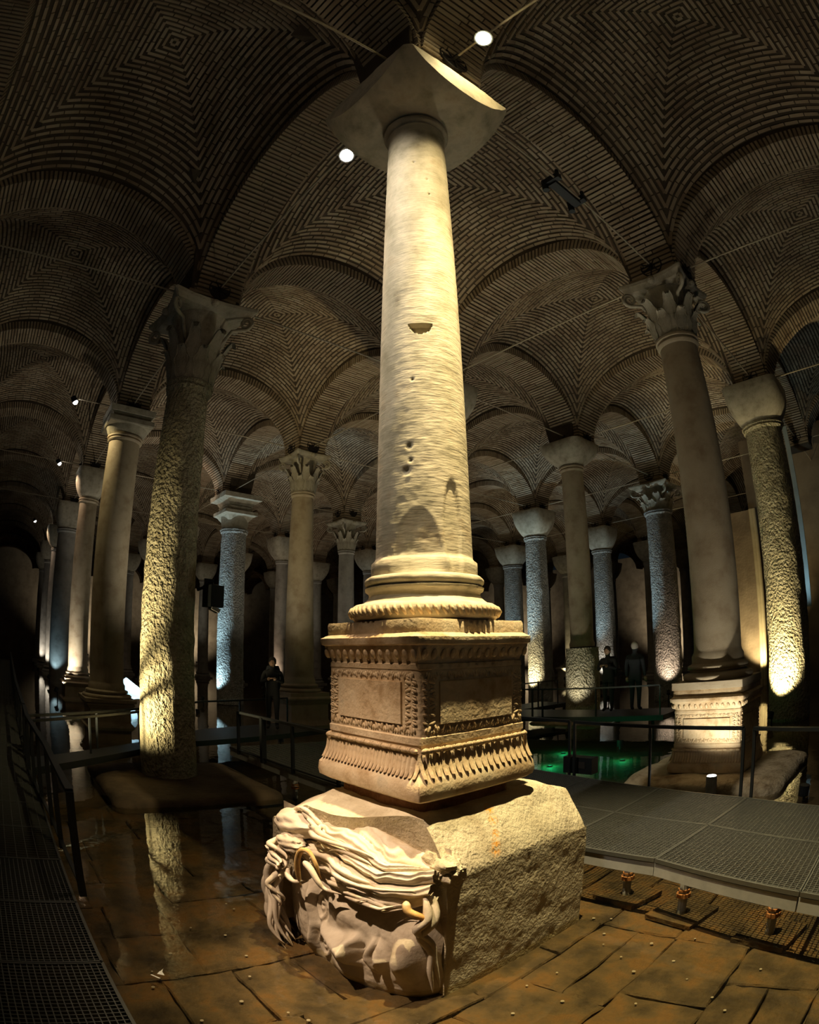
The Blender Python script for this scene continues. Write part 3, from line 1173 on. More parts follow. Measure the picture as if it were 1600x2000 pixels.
FAR = [(5, 0), (6, 0), (7, 0), (5, 1), (6, 1), (4, 2), (5, 2), (6, 2), (7, 1), (4, 3), (5, 3), (6, 3), (2, 2), (3, 3), (4, 4), (5, 4), (2, 5), (4, 5), (6, 4), (3, 6), (4, 6), (5, 5), (2, 6)]
proto = None
ORD = ['first', 'second', 'third', 'fourth', 'fifth', 'sixth', 'seventh', 'eighth', 'ninth', 'tenth']
ROWN = ['far-left', 'second', 'third', 'fourth', 'fifth', 'sixth', 'seventh']


def flab(ij):
    return 'plain grey bowl-capital column, %s back in the %s row counted from the left' % (ORD[ij[0]], ROWN[ij[1]])


for ij in FAR:
    if proto is None:
        proto = column(ij, flab(ij), .38, .35, -.07, 6.85, 8.05, 'bowl', .74, 'smooth_grey', ('attic', .45), 'plain grey columns in the far rows')
    else:
        c = copy_tree(proto)
        c.location = (*gp(*ij), 0)
        c['label'] = flab(ij)
        pier(*gp(*ij), 8.05)
for ij in [(0, 0), (0, 3), (-1, 0), (0, -1), (1, -1), (2, -1), (-1, 1), (-1, 2)]:
    pier(*gp(*ij), 8.05 if ij != (0, 0) else 7.60)

# ---------------------------------------------------------------- carved pedestals (bead-and-reel, tongues, eggs, leaf borders)
def small_leaf():
    mb = MB()
    mb.sphere((0, .0, .0), .024, 8, 5, (.55, .5, 1.25))
    mb.sphere((-.022, 0, -.008), .017, 6, 4, (.6, .5, 1.1))
    mb.sphere((.022, 0, -.008), .017, 6, 4, (.6, .5, 1.1))
    return mb.mesh('border_leaf', True)


def tongue():
    mb = MB()
    P = np.zeros((7, 5, 3))
    for i_ in range(7):
        t = i_ / 6
        for j_ in range(5):
            s_ = (j_ - 2) / 2
            P[i_, j_] = (s_ * .014, .012 * (1 - s_ * s_) + .045 * (1 - t) ** 2, .125 * t)
    mb.grid(P)
    return mb.mesh('tongue_leaf', True)


SM_LEAF, TONGUE = small_leaf(), tongue()
EGG = MB().sphere((0, 0, 0), .026, 9, 6, (.75, .55, 1.25)).mesh('egg_moulding', True)
BEAD = MB().sphere((0, 0, 0), .020, 8, 5, (1.75, .7, .85)).mesh('bead', True)
REEL = MB().sphere((0, 0, 0), .016, 6, 4, (.55, .8, 1.0)).mesh('reel', True)
ROPE = MB().tube([(-.012, 0, -.03), (.004, .014, 0), (.016, 0, .03)], [.010, .014, .010], 6).mesh('rope_strand', True)
for me in (SM_LEAF, TONGUE, EGG, BEAD, REEL, ROPE):
    me.materials.append(MAT['marble_carved'])


def carved_pedestal(loc, label, mortar=True):
    """local z 0..1.08, half width about .52"""
    root = empty('carved_pedestal', loc, label, 'pedestal')
    prof = [(.495, .0), (.528, .02), (.537, .06), (.532, .115), (.515, .145), (.500, .17), (.482, .24), (.474, .285), (.470, .295), (.470, .335), (.478, .345), (.478, .385), (.470, .392),
            (.470, .40), (.470, .78), (.474, .785), (.474, .815), (.468, .82), (.472, .84), (.484, .87), (.500, .905), (.504, .925), (.520, .932), (.526, .955), (.524, .975), (.508, .985), (.500, .99), (.484, 1.0), (.482, 1.06), (.474, 1.08)]
    rings = []
    for h, z in prof:
        rg = np.array(sqring(h, z, .012, 3))
        pts = []
        m_ = len(rg)
        for k in range(m_):
            p, q = rg[k], rg[(k + 1) % m_]
            mm = 16 if k % 3 == 2 else 1
            for s_ in range(mm):
                pts.append(p + (q - p) * s_ / mm)
        pts = np.array(pts)
        d = fbm(pts * 13, 3, 2) - .5
        # worn corners
        cr = np.minimum(np.abs(pts[:, 0]), np.abs(pts[:, 1])) / h
        wear = np.clip((cr - .88) / .12, 0, 1) * (fbm(pts * 9 + 4, 2, 5)) * .05
        pts[:, :2] *= (1 + d * .022 - wear)[:, None]
        pts[:, 2] += d * .006
        rings.append(list(map(tuple, pts.tolist())))
    mb = MB()
    mb.loft(rings)
    obj('body', mb, 'marble_carved', root, smooth=True, sharp=30)
    R4 = [Matrix.Rotation(q * PI / 2, 4, 'Z') for q in range(4)]

    def put(nm, me, q, xx, yy, zz, rx=0, sc=1.0, rzz=0.0):
        o = bpy.data.objects.new(nm, me)
        C.objects.link(o)
        o.parent = root
        o.matrix_local = R4[q] @ Matrix.Translation((xx, yy, zz)) @ Matrix.Rotation(rzz, 4, 'Y') @ Matrix.Rotation(rx, 4, 'X') @ Matrix.Scale(sc, 4)
        return o
    for q in range(4):
        # panel, slightly proud of the cut-back border
        if True:
            pnl = MB()
            pnl.box((0, .468, .585), (.64, .030, .25))
            me = pnl.mesh('panel')
            me.materials.append(MAT['marble_carved'])
            put('panel', me, q, 0, 0, 0)
        nb = 11
        for k in range(nb):
            xx = -.44 + .88 * k / (nb - 1)
            put('bead', BEAD, q, xx, .488, .312)
            if k < nb - 1:
                put('reel', REEL, q, xx + .038, .488, .312)
                put('reel', REEL, q, xx + .052, .488, .312)
        nt_ = 26 if q in (0, 2) else 18
        for k in range(nt_):
            put('tongue_leaf', TONGUE, q, -.47 + .94 * k / (nt_ - 1), .472, .155, sc=1.0 if nt_ == 26 else 1.1)
        for k in range(13):
            put('egg_moulding', EGG, q, -.45 + .9 * k / 12, .492, .873, rx=-.35)
        for k in range(16):
            xx = -.40 + .80 * k / 15
            put('border_leaf', SM_LEAF, q, xx, .470, .432, rzz=0.35 * (-1) ** k)
            put('border_leaf', SM_LEAF, q, xx, .470, .745, rzz=PI + .35 * (-1) ** k, sc=.8)
        for k in range(6):
            for s_ in (-1, 1):
                put('border_leaf', SM_LEAF, q, s_ * .375, .470, .47 + .048 * k, rzz=s_ * PI / 2 + .3 * (-1) ** k, sc=.95)
                put('border_leaf', SM_LEAF, q, s_ * .425, .468, .47 + .048 * k, rzz=s_ * PI / 2 - .3, sc=.7)
    return root


C0 = gp(0, 0)
carved_pedestal((C0[0], C0[1], 1.268), 'worn carved marble pedestal with leaf borders, on the gorgon head block')
r1 = carved_pedestal((*gp(0, 1), .16), 'carved marble pedestal behind the railing, under the tan right column')
r1.scale = (1.14, 1.14, 1.15)
bd = slab_stone('foundation_boulder', (-1.25, -6.75), (1.25, -4.55), FLOOR_Z, .165, 'boulder', 3, .10, rnd=.16)
tag(bd, 'big rough boulder behind the walkway, under the right carved pedestal', 'stone')

# central column: base, shaft with the half-moon notch and the broken foot, block capital
cc = empty('column', (C0[0], C0[1], 0), 'bright central marble column with a half-moon notch and square block capital', 'column')
mb = MB()
pr = [(.40, 2.345), (.47, 2.35)]
for k in range(11):
    a = -PI / 2 + PI * k / 10
    pr.append((.455 + .045 * cos(a), 2.41 + .055 * sin(a)))
pr += [(.435, 2.468), (.425, 2.475), (.405, 2.49), (.385, 2.51), (.377, 2.53), (.385, 2.548), (.402, 2.558), (.405, 2.575), (.392, 2.58)]
for k in range(9):
    a = -PI / 2 + PI * k / 8
    pr.append((.372 + .036 * cos(a), 2.617 + .034 * sin(a)))
pr += [(.355, 2.652), (.352, 2.655)]
vs = []
n_ = 120
for r, z in pr:
    for j in range(n_):
        a = 2 * PI * j / n_
        vs.append((r * cos(a), r * sin(a), z))
vs = np.array(vs)
d = (fbm(vs * 14, 3, 8) - .5) * .012
vs[:, 0] *= 1 + d / .4
vs[:, 1] *= 1 + d / .4
P = vs.reshape(len(pr), n_, 3)
mb.loft([list(map(tuple, P[k].tolist())) for k in range(len(pr))])
base_o = obj('base_moulding', mb, 'marble', cc, smooth=True, sharp=50)
for k in range(64):
    a = 2 * PI * k / 64
    o = bpy.data.objects.new('rope_strand', ROPE)
    C.objects.link(o)
    o.parent = base_o
    o.matrix_local = Matrix.Rotation(a, 4, 'Z') @ Matrix.Translation((.494, 0, 2.41)) @ Matrix.Rotation(-PI / 2, 4, 'Z')

n_ = 200
prof = [(.362, 2.652), (.364, 2.70), (.362, 2.745), (.345, 2.76)]
zs_ = np.linspace(2.775, 6.91, 325)
for z in zs_:
    t = (z - 2.775) / (6.91 - 2.775)
    prof.append((.334 - .052 * t ** .7 + .004 * sin(PI * t), z))
prof += [(r_c, z_c - .245) for r_c, z_c in [(.283, 7.18), (.290, 7.20), (.298, 7.215), (.298, 7.235), (.289, 7.25), (.287, 7.27), (.315, 7.285), (.330, 7.32), (.330, 7.345), (.318, 7.37), (.300, 7.395)]]
a_ = np.arange(n_) * 2 * PI / n_
R_ = np.array([p[0] for p in prof])[:, None] * np.ones(n_)
Z_ = np.array([p[1] for p in prof])[:, None] * np.ones(n_)
A_ = np.ones(len(prof))[:, None] * a_
p3 = np.stack([R_ * np.cos(A_), R_ * np.sin(A_), Z_], -1).reshape(-1, 3)
chat = (fbm(p3 * np.array([6, 6, 42]), 2, 3) - .5) * .0035
lump = (fbm(p3 * np.array([16, 16, 16]), 3, 6) - .5)
AZC = math.radians(138)
dA = (A_ - AZC + PI) % (2 * PI) - PI
lowmask = np.clip((4.4 - Z_) / 1.3, 0, 1) * np.exp(-((dA + .25) / .45) ** 2)
disp = chat.reshape(R_.shape) + lump.reshape(R_.shape) * (.003 + .007 * lowmask)
# half-moon notch
zt = 4.47
dn = np.hypot((dA + .00) * .31 / .085, (Z_ - zt) / .09)
disp -= np.where((Z_ < zt) & (dn < 1), .055, 0)
# spalled arch-shaped scar at the foot
sc_ = np.hypot((dA + .12) / .50, (Z_ - 2.66) / .40)
disp -= .036 * np.clip(1.05 - sc_, 0, 1) ** .6 * (Z_ > 2.655)
sc2 = np.hypot((dA - .62) / .22, (Z_ - 2.95) / .34)
disp -= .016 * np.clip((1 - sc2) * 6, 0, 1)
# small holes
for (az_, zz_, rr_) in ((-.28, 3.50, .022), (-.25, 3.40, .014), (-.2, 4.00, .012), (.35, 5.9, .012), (-.1, 6.35, .014), (.3, 6.1, .010), (-.35, 3.33, .03)):
    hh = np.hypot((dA - az_) * .31, Z_ - zz_) / rr_
    disp -= .02 * np.clip(1.2 - hh, 0, 1)
R_ = R_ + disp
P = np.stack([R_ * np.cos(A_), R_ * np.sin(A_), Z_], -1)
mb = MB()
mb.loft([list(map(tuple, P[k].tolist())) for k in range(len(prof))])
obj('shaft', mb, 'marble', cc, smooth=True, sharp=50)
# block capital: inverted, sides hollowed, top edges sharp; carved roll on the right
rings = []
HC = .725
th_ = 2 * PI * (np.arange(200) + .5) / 200
Rsq = HC / np.maximum(np.abs(np.cos(th_)), np.abs(np.sin(th_)))
Rsq = np.minimum(Rsq, .985)


def cap_z(r_):
    return 7.14 + .435 * np.clip((r_ - .31) / (.985 - .31), 0, 1) ** 2.8


for t in np.linspace(0, 1, 16):
    rr_ = .31 + (Rsq - .31) * t
    pts = np.stack([rr_ * np.cos(th_), rr_ * np.sin(th_), cap_z(rr_)], -1)
    d = fbm(pts * 12, 3, 4) - .5
    pts[:, 2] += d * .03 * (t > .2)
    rings.append(list(map(tuple, pts.tolist())))
for t in (.35, .7, 1.0):
    zz_ = cap_z(Rsq)
    pts = np.stack([Rsq * np.cos(th_), Rsq * np.sin(th_), zz_ + (7.60 - zz_) * t], -1)
    d = fbm(pts * 12, 3, 4) - .5
    pts[:, :2] *= (1 + d * .03)[:, None]
    rings.append(list(map(tuple, pts.tolist())))
pts = np.stack([Rsq * .96 * np.cos(th_), Rsq * .96 * np.sin(th_), 0 * Rsq + 7.62], -1)
rings.append(list(map(tuple, pts.tolist())))
mb = MB()
mb.loft(rings)
capo = obj('capital', mb, 'marble', cc, smooth=True, sharp=40)
mb = MB()
pts = [(-.50, .25 - .75 * t, 7.66 + .03 * sin(9 * t)) for t in np.linspace(0, 1, 14)]
mb.tube(pts, [.05 + .02 * sin(14 * t) for t in np.linspace(0, 1, 14)], 8)
mb.tube([(p[0] + .07, p[1], p[2] + .09) for p in pts], .045, 8)
mb.box((-.1, -.1, 7.72), (.85, .85, .24))
obj('carved_impost', mb, 'capital', cc, smooth=True, sharp=45)
mbm = slab_stone('mortar_bed', (C0[0] - .41, C0[1] - .40), (C0[0] + .42, C0[1] + .42), 1.14, 1.272, 'mortar_bed', 6, .05, rnd=.03)
tag(mbm, 'crumbly reddish mortar bed squeezed between carved pedestal and gorgon head block', 'mortar')
#PART3
for o in list(C.objects):
    if o.get('category') == 'column':
        o['kind'] = 'thing'

# ---------------------------------------------------------------- the gorgon head block lying on its side
med = empty('gorgon_head_block', (0, 0, FLOOR_Z), 'huge marble block carved as a sideways gorgon head, under the central pedestal', 'sculpture')
med_in = Matrix.Translation((0, 0, -FLOOR_Z))


def mobj(name, mb, mat, smooth=True, sharp=50):
    o = obj(name, mb, mat, med, smooth=smooth, sharp=sharp)
    o.location = (0, 0, -FLOOR_Z)
    return o


def sm(t):
    t = np.clip(t, 0, 1)
    return t * t * (3 - 2 * t)


sec = [(-.60, -.10), (-.605, .35), (-.61, .83), (-.57, .93), (-.41, 1.17), (-.30, 1.19), (.50, 1.19), (.80, 1.05), (1.0, .86), (1.05, .5), (1.06, -.10)]
sd = [0]
for k in range(1, len(sec)):
    sd.append(sd[-1] + math.dist(sec[k], sec[k - 1]))
ss = np.linspace(0, sd[-1], 150)
sx_ = np.interp(ss, sd, [p[0] for p in sec])
sz_ = np.interp(ss, sd, [p[1] for p in sec])
ys_ = np.linspace(-.86, 1, 110)
P = np.zeros((150, 110, 3))
for j, yy in enumerate(ys_):
    P[:, j, 0], P[:, j, 2] = sx_, sz_
    ymax = .55 + .24 * sm((sx_ + .50) / .7)
    tfrac = (yy + .86) / 1.86
    P[:, j, 1] = -.86 + (ymax + .86) * tfrac
flat = P.reshape(-1, 3)
n3 = np.stack([fbm(flat * 4 + 9 * q, 4, 21 + q) - .5 for q in range(3)], -1)
n4 = (fbm(flat * 22, 2, 5) - .5)
mid = flat.copy()
mid[:, 0] -= .2
mid[:, 2] -= .5
mid[:, 1] *= .3
nrm = mid / np.linalg.norm(mid, axis=1)[:, None]
flat2 = flat + n3 * np.where(flat[:, :1] < -.5, .022, .045) + nrm * n4[:, None] * .004
# worn slope down to the front lip and to the back
front = sm((flat[:, 1] - .50) / .35)
flat2[:, 2] -= front * (flat[:, 2] > .9) * .10
back = sm((-.55 - flat[:, 1]) / .3)
flat2[:, 2] -= back * (flat[:, 2] > .8) * .10
P = flat2.reshape(P.shape)
mb = MB()
mb.grid(P[::-1])
mb.add([tuple(p) for p in P[:, -1].tolist()] + [(.2, .6, .4)], [(k, k + 1, 150) for k in range(149)])
mb.add([tuple(p) for p in P[:, 0].tolist()] + [(.2, -.86, .4)], [(k + 1, k, 150) for k in range(149)])
mobj('block_body', mb, 'block', True, 45)

# the face: relief surface y(x, z); crown towards +x, chin towards -x
nx, nz = 210, 150
X, Zg = np.meshgrid(np.linspace(-.585, .98, nx), np.linspace(-.10, 1.0, nz), indexing='ij')


def gs(cx, cz, sx, sz, rot=0):
    dx, dz = X - cx, Zg - cz
    if rot:
        dx, dz = dx * cos(rot) + dz * sin(rot), -dx * sin(rot) + dz * cos(rot)
    return np.exp(-(dx / sx) ** 2 - (dz / sz) ** 2)


zc = .245
yf = .50 + .20 * sm((X + .50) / .7)
q = 1 - ((X - .17) / .79) ** 2 - ((Zg - zc) / .50) ** 2
rr_ = (np.abs((X - .17) / .79) ** 2.6 + np.abs((Zg - zc) / .52) ** 3.2)
q = 1 - rr_
dome = .50 + .37 * np.clip(q, 0, 1) ** .42
Y = np.maximum(yf, dome)
inside = sm(q / .25)
t_n = np.clip((.24 - X) / .44, 0, 1)
nose_w = .044 + .046 * t_n ** 2
nose_h = (.04 + .15 * t_n ** 1.2) * sm((.30 - X) / .10) * sm((X + .205) / .035)
F = nose_h * np.exp(-(np.abs(Zg - zc) / nose_w) ** 2.4)
F += .050 * (gs(-.155, zc + .085, .045, .035) + gs(-.155, zc - .085, .045, .035))      # nostril wings
F -= .030 * (gs(-.195, zc + .045, .018, .022) + gs(-.195, zc - .045, .018, .022))
mw_ = .5 + .5 * np.cos(np.clip((Zg - zc) / .15, -1, 1) * PI)
F += .070 * np.exp(-((X + .268 + .020 * np.abs(Zg - zc) / .1) / .030) ** 2) * mw_ ** .6 - .060 * gs(-.318, zc, .011, .125) + .085 * np.exp(-((X + .362 - .030 * np.abs(Zg - zc) / .1) / .034) ** 2) * mw_ ** .7
F -= .020 * gs(-.235, zc, .020, .016)   # lips
F -= .030 * gs(-.425, zc, .022, .10)
F += .12 * gs(-.50, zc + .02, .085, .15)                                                     # chin
for s_ in (1, -1):
    F += -.10 * gs(.245, zc + s_ * .165, .070, .115)                                   # socket
    F += .080 * gs(.250, zc + s_ * .165, .036, .076)                                    # eyeball
    ring_ = np.hypot((X - .250) / (.050 * (1 - .25 * np.abs(Zg - zc - s_ * .165) / .1)), (Zg - zc - s_ * .165) / .098)
    F += .028 * np.exp(-((ring_ - 1.0) / .24) ** 2)                                     # lids
    F -= .022 * gs(.250, zc + s_ * .165, .012, .014)                                    # pupil
    F += .045 * gs(.355, zc + s_ * .145, .030, .14, s_ * -.15)                          # brow ridge
    F += .045 * gs(-.04, zc + s_ * .24, .14, .11)                                       # cheek
F += .03 * gs(.46, zc, .10, .28)
Y = Y + F * inside + (fbm(np.stack([X, Y, Zg], -1).reshape(-1, 3) * 18, 3, 9).reshape(X.shape) - .5) * .012
# recess between chin and the block corner
Y -= .16 * np.exp(-((X + .585) / .035) ** 2) * sm((.8 - Zg) / .15) * .6
mb = MB()
mb.grid(np.stack([X, Y, Zg], -1)[:, ::-1])
mobj('face', mb, 'face', True, 70)


def cr(pts, n=26):
    """Catmull-Rom"""
    p = [np.array(pts[0])] + [np.array(q_) for q_ in pts] + [np.array(pts[-1])]
    out = []
    m_ = len(pts) - 1
    for k in range(n):
        t = k / (n - 1) * m_
        i_ = min(int(t), m_ - 1)
        f = t - i_
        a, b, c, d = p[i_], p[i_ + 1], p[i_ + 2], p[i_ + 3]
        out.append(.5 * ((2 * b) + (-a + c) * f + (2 * a - 5 * b + 4 * c - d) * f * f + (-a + 3 * b - 3 * c + d) * f ** 3))
    return out


def lock(pts, r, mat='hair', name='hair_lock', taper=.45, wave=.020, strands=3, seed=0):
    """a lock of hair: a few strands twisted side by side along one path"""
    path = cr(pts, 30)
    mb = MB()
    for s_ in range(strands):
        ph = 2 * PI * s_ / strands + seed
        pp, rr = [], []
        for k, p in enumerate(path):
            t = k / 29
            o_ = r * .62
            pp.append(p + np.array([wave * sin(9 * t + seed), o_ * cos(ph + 3.0 * t) + wave * cos(8 * t + seed), o_ * sin(ph + 3.0 * t)]))
            rr.append(r * .66 * (1 - taper * t) * (.75 + .25 * sin(PI * min(1, t * 1.2 + .15))) * min(1, 5 * t + .35, 4.5 * (1 - t) + .15))
        mb.tube(pp, rr, 8)
    return mobj(name, mb, mat, True, 85)


# flowing hair mass over the upper cheek, from the crown (s=0) to the neck (s=1)
ns, nt_ = 150, 110
S, T = np.meshgrid(np.linspace(0, 1, ns), np.linspace(0, 1, nt_), indexing='ij')
kx = [0, .27, .54, .78, 1]
ip = lambda v: np.interp(S[:, 0], kx, v)
xs_h, zl, yb, zt, yt = ip([.56, .24, -.08, -.34, -.59]), ip([.68, .70, .675, .66, .71]), ip([.79, .855, .885, .83, .65]), ip([.98, 1.045, 1.03, .96, .87]), ip([.76, .79, .76, .70, .60])
fy = ip([.72, .80, .80, .70, .58])
P5 = np.stack([np.stack([fy, zl + .01], -1), np.stack([yb - .015, zl - .012], -1), np.stack([yb + .012, zl + .07], -1), np.stack([yb - .03, zl + .20], -1), np.stack([yt, zt - .02], -1), np.stack([yt - .10, zt + .03], -1), np.stack([yt - .22, zt - .02], -1)], 1)
kt = np.array([0, .10, .26, .52, .76, .90, 1])
HY = np.stack([[np.interp(t, kt, P5[i_, :, 0]) for t in T[0]] for i_ in range(ns)])
HZ = np.stack([[np.interp(t, kt, P5[i_, :, 1]) for t in T[0]] for i_ in range(ns)])
for _ in range(3):
    HY[:, 1:-1] = (HY[:, :-2] + HY[:, 1:-1] * 2 + HY[:, 2:]) / 4
    HZ[:, 1:-1] = (HZ[:, :-2] + HZ[:, 1:-1] * 2 + HZ[:, 2:]) / 4
wq = np.stack([S * 5.5, T * 3.0, S * 0 + 2.3], -1).reshape(-1, 3)
warp = (fbm(wq, 3, 31).reshape(S.shape) - .5)
HX = xs_h[:, None] + .05 * np.sin(11 * T + 5 * S) * (1 - S)
ph = 2 * PI * (5.2 * T + .55 * np.sin(6.5 * S + 2.5 * T) * (1 - .5 * S) + 1.5 * warp)
big = np.abs(np.sin(ph / 2)) ** .6
fine_ = np.sin(ph * 3.5 + 2.0 * warp)
amp = np.sin(PI * np.clip(T * 1.05, 0, 1)) ** .5
hn = np.stack([HY - .62, HZ - (zl[:, None] + .10)], -1)
hn /= np.linalg.norm(hn, axis=-1)[..., None] + 1e-6
dsp = (big - .6) * .060 * amp + fine_ * .007 * amp
# ragged lower fringe
fr = np.exp(-((T - .10) / .09) ** 2)
HZ = HZ + hn[..., 1] * dsp - fr * .035 * np.abs(np.sin(13 * S + 3 * warp)) * (S < .97)
HY = HY + hn[..., 0] * dsp
mb = MB()
mb.grid(np.stack([HX, HY, HZ], -1))
mobj('hair', mb, 'hair', True, 80)
lock([(.05, .88, .70), (-.10, .89, .68), (-.22, .88, .66), (-.31, .85, .67)], .030, seed=6, taper=.7)
lock([(-.16, .91, .68), (-.30, .87, .645), (-.41, .80, .64), (-.50, .72, .66)], .028, seed=7, taper=.7)
lock([(.34, .90, .80), (.10, .90, .84), (-.10, .90, .81), (-.32, .85, .76), (-.50, .73, .76)], .040, seed=2, taper=.6, wave=.03)
lock([(.42, .84, .95), (.18, .88, .985), (-.05, .87, .95), (-.25, .80, .90)], .040, seed=3, taper=.6, wave=.03)

# curls on the crown
for k_ in range(6):
    a = k_ * .9
    cx_, cz_ = .52 - .075 * k_, .99 + .03 * sin(a)
    pts = [(cx_ + .10 * cos(t), .74 + .035 * k_ % .1 + .05 * sin(t), cz_ + .05 * sin(t * 1.3)) for t in np.linspace(a, a + 4.4, 7)]
    lock(pts, .030, seed=k_, strands=2, wave=.006, name='hair_curl')
# two snakes looping on the forehead
lock([(.34, .92, .56), (.31, .96, .72), (.24, .985, .84), (.14, .99, .865), (.08, .985, .80), (.09, .96, .70)], .034, 'rust', 'snake', .3, .004, 1)
lock([(.17, .98, .81), (.09, 1.0, .78), (.04, 1.0, .70), (.0, .98, .65), (-.10, .94, .65)], .036, 'hair', 'snake', .3, .004, 1)
lock([(.50, .92, .64), (.44, .97, .58), (.37, .98, .565), (.30, .95, .60)], .034, 'hair', 'snake', .3, .004, 1)
# small wing at the temple
def blob(c, r, sc, amp, seed, ridg=0):
    mb = MB()
    mb.sphere((0, 0, 0), 1.0, 40, 26)
    p = np.array(mb.v)
    d = 1 + (fbm(p * 2.2 + seed, 3, seed) - .5) * amp
    if ridg:
        d = d + .05 * np.sin(p[:, 2] * ridg + 2.5 * p[:, 0] + 3 * fbm(p * 1.5, 2, seed))
    p = p * d[:, None] * r * np.array(sc) + np.array(c)
    mb.v = list(map(tuple, p.tolist()))
    return mb


mobj('wing', blob((.60, .80, .92), .17, (1.35, .75, .60), .5, 3, 9), 'face')
mobj('wing', blob((.52, .90, .82), .12, (1.2, .65, .55), .6, 5, 12), 'face')
mobj('hair_curl', blob((.66, .93, .70), .10, (1.1, .7, .8), .9, 8, 14), 'face')
mobj('broken_corner', blob((-.50, .50, .86), .14, (1.0, .9, .75), 1.2, 12), 'block')
for k_ in range(3):
    lock([(.70 - .02 * k_, .90 + .03 * k_, .80 - .05 * k_), (.60, .99, .76 - .06 * k_), (.48, 1.0, .71 - .05 * k_)], .045, seed=k_ + 3, strands=2, name='hair_curl')
# locks hanging along the crown side down to the water
for k_ in range(5):
    x0 = .66 + .055 * k_
    yb = .97 - .035 * k_
    lock([(x0 + .02, yb - .06, .64 - .02 * k_), (x0 + .06, yb, .46), (x0 + .03, yb + .03, .28), (x0 - .04, yb + .03, .12), (x0 - .12, yb + .0, -.05)], .052, 'face', seed=k_ * 1.7, strands=3, wave=.022)
lock([(.58, .98, .60), (.60, 1.02, .50), (.53, 1.03, .42), (.56, 1.0, .34)], .042, 'face', seed=9, strands=2, name='hair_curl')
# knotted snakes under the chin
lock([(-.56, .66, .74), (-.60, .68, .60), (-.57, .72, .50), (-.60, .66, .38), (-.585, .66, .22), (-.59, .62, .02)], .046, 'face', 'snake', .15, .010, 2, 3)
lock([(-.52, .74, .72), (-.545, .77, .64), (-.60, .72, .585), (-.585, .68, .50)], .040, 'rust', 'snake', .2, .004, 1)

# ---------------------------------------------------------------- walkways
def grating_panel(a, b, c, d, parent, nu=26, nv=26, mat='steel'):
    """a,b along one edge, d,c along the opposite one (3D corners); bearing bars, cross rods and an edge frame"""
    a, b, c, d = (np.array(p, float) for p in (a, b, c, d))
    pt = lambda u, v: (a * (1 - u) + b * u) * (1 - v) + (d * (1 - u) + c * u) * v
    mb = MB()
    for k in range(1, nu):
        u = k / nu
        mb.bar(pt(u, 0) - (0, 0, .012), pt(u, 1) - (0, 0, .012), .0055, .020)
    for k in range(1, nv):
        v = k / nv
        mb.bar(pt(0, v) - (0, 0, .006), pt(1, v) - (0, 0, .006), .006, .010)
    for p, q_ in ((a, b), (b, c), (c, d), (d, a)):
        mb.bar(p - (0, 0, .014), q_ - (0, 0, .014), .018, .034)
    return obj('grating_panel', mb, mat, parent)


Z = DECK_Z
front = [(6.2, -1.05), (5.0, -1.10), (4.0, -1.12), (3.0, -1.14), (2.0, -1.15), (.93, -1.16), (-.10, -1.165), (-1.07, -1.13), (-2.32, -.73), (-3.3, -.40)]
back = [(6.2, -4.2), (5.0, -4.05), (4.0, -3.9), (3.0, -3.74), (2.0, -3.56), (.95, -3.37), (-.13, -3.16), (-1.26, -2.90), (-2.35, -2.48), (-3.5, -2.05)]
walk = empty('walkway', (0, -2.2, 0), 'grey grating walkway on short legs, right of and behind the carved head', 'walkway')


def wobj(name, mb, mat, par, org):
    o = obj(name, mb, mat, par)
    o.location = (-org[0], -org[1], -org[2])
    return o


for k in range(len(front) - 1):
    f0, f1, b0, b1 = (np.array((*p, Z)) for p in (front[k], front[k + 1], back[k], back[k + 1]))
    m0, m1 = f0 * .5 + b0 * .5, f1 * .5 + b1 * .5
    g = .006
    fine = k >= 4
    for (p, q_, r_, s_) in ((f0, f1, m1, m0), (m0, m1, b1, b0)):
        e = (q_ - p) / np.linalg.norm(q_ - p) * g
        e2 = (s_ - p) / np.linalg.norm(s_ - p) * g
        o = grating_panel(p + e + e2, q_ - e + e2, r_ - e - e2, s_ + e - e2, walk, 28 if fine else 16, 30 if fine else 16)
        o.location = (0, 2.2, 0)
for edge, nm in ((front, 'edge_beam'), (back, 'edge_beam')):
    for k in range(len(edge) - 1):
        mb = MB()
        p, q_ = np.array((*edge[k], Z - .095)), np.array((*edge[k + 1], Z - .095))
        e = (q_ - p) / np.linalg.norm(q_ - p) * .006
        ins = np.array((0, -.03, 0)) if edge is front else np.array((0, .03, 0))
        mb.bar(p + e + ins, q_ - e + ins, .05, .11)
        wobj(nm, mb, 'beam', walk, (0, -2.2, 0))
for (px, py) in ((-.70, -1.42), (-1.30, -1.24), (.35, -1.40), (1.5, -1.40), (3.0, -1.35), (4.4, -1.3), (-.7, -2.75), (-2.1, -1.05)):
    leg = MB()
    leg.cyl((px, py, FLOOR_Z + .02), (px, py, Z - .14), .036, 12)
    lo = wobj('leg', leg, 'beam', walk, (0, -2.2, 0))
    nut = MB()
    nut.cyl((px, py, .13), (px, py, .165), .058, 12)
    nut.cyl((px, py, .185), (px, py, .20), .05, 6)
    obj('rusty_collar', nut, 'rustiron', lo)
    pad = MB()
    pad.box((px, py - .03, FLOOR_Z + .028), (.44, .40, .04), Matrix.Rotation(-.22, 3, 'Z'))
    wobj('foot_pad', pad, 'slab', walk, (0, -2.2, 0))


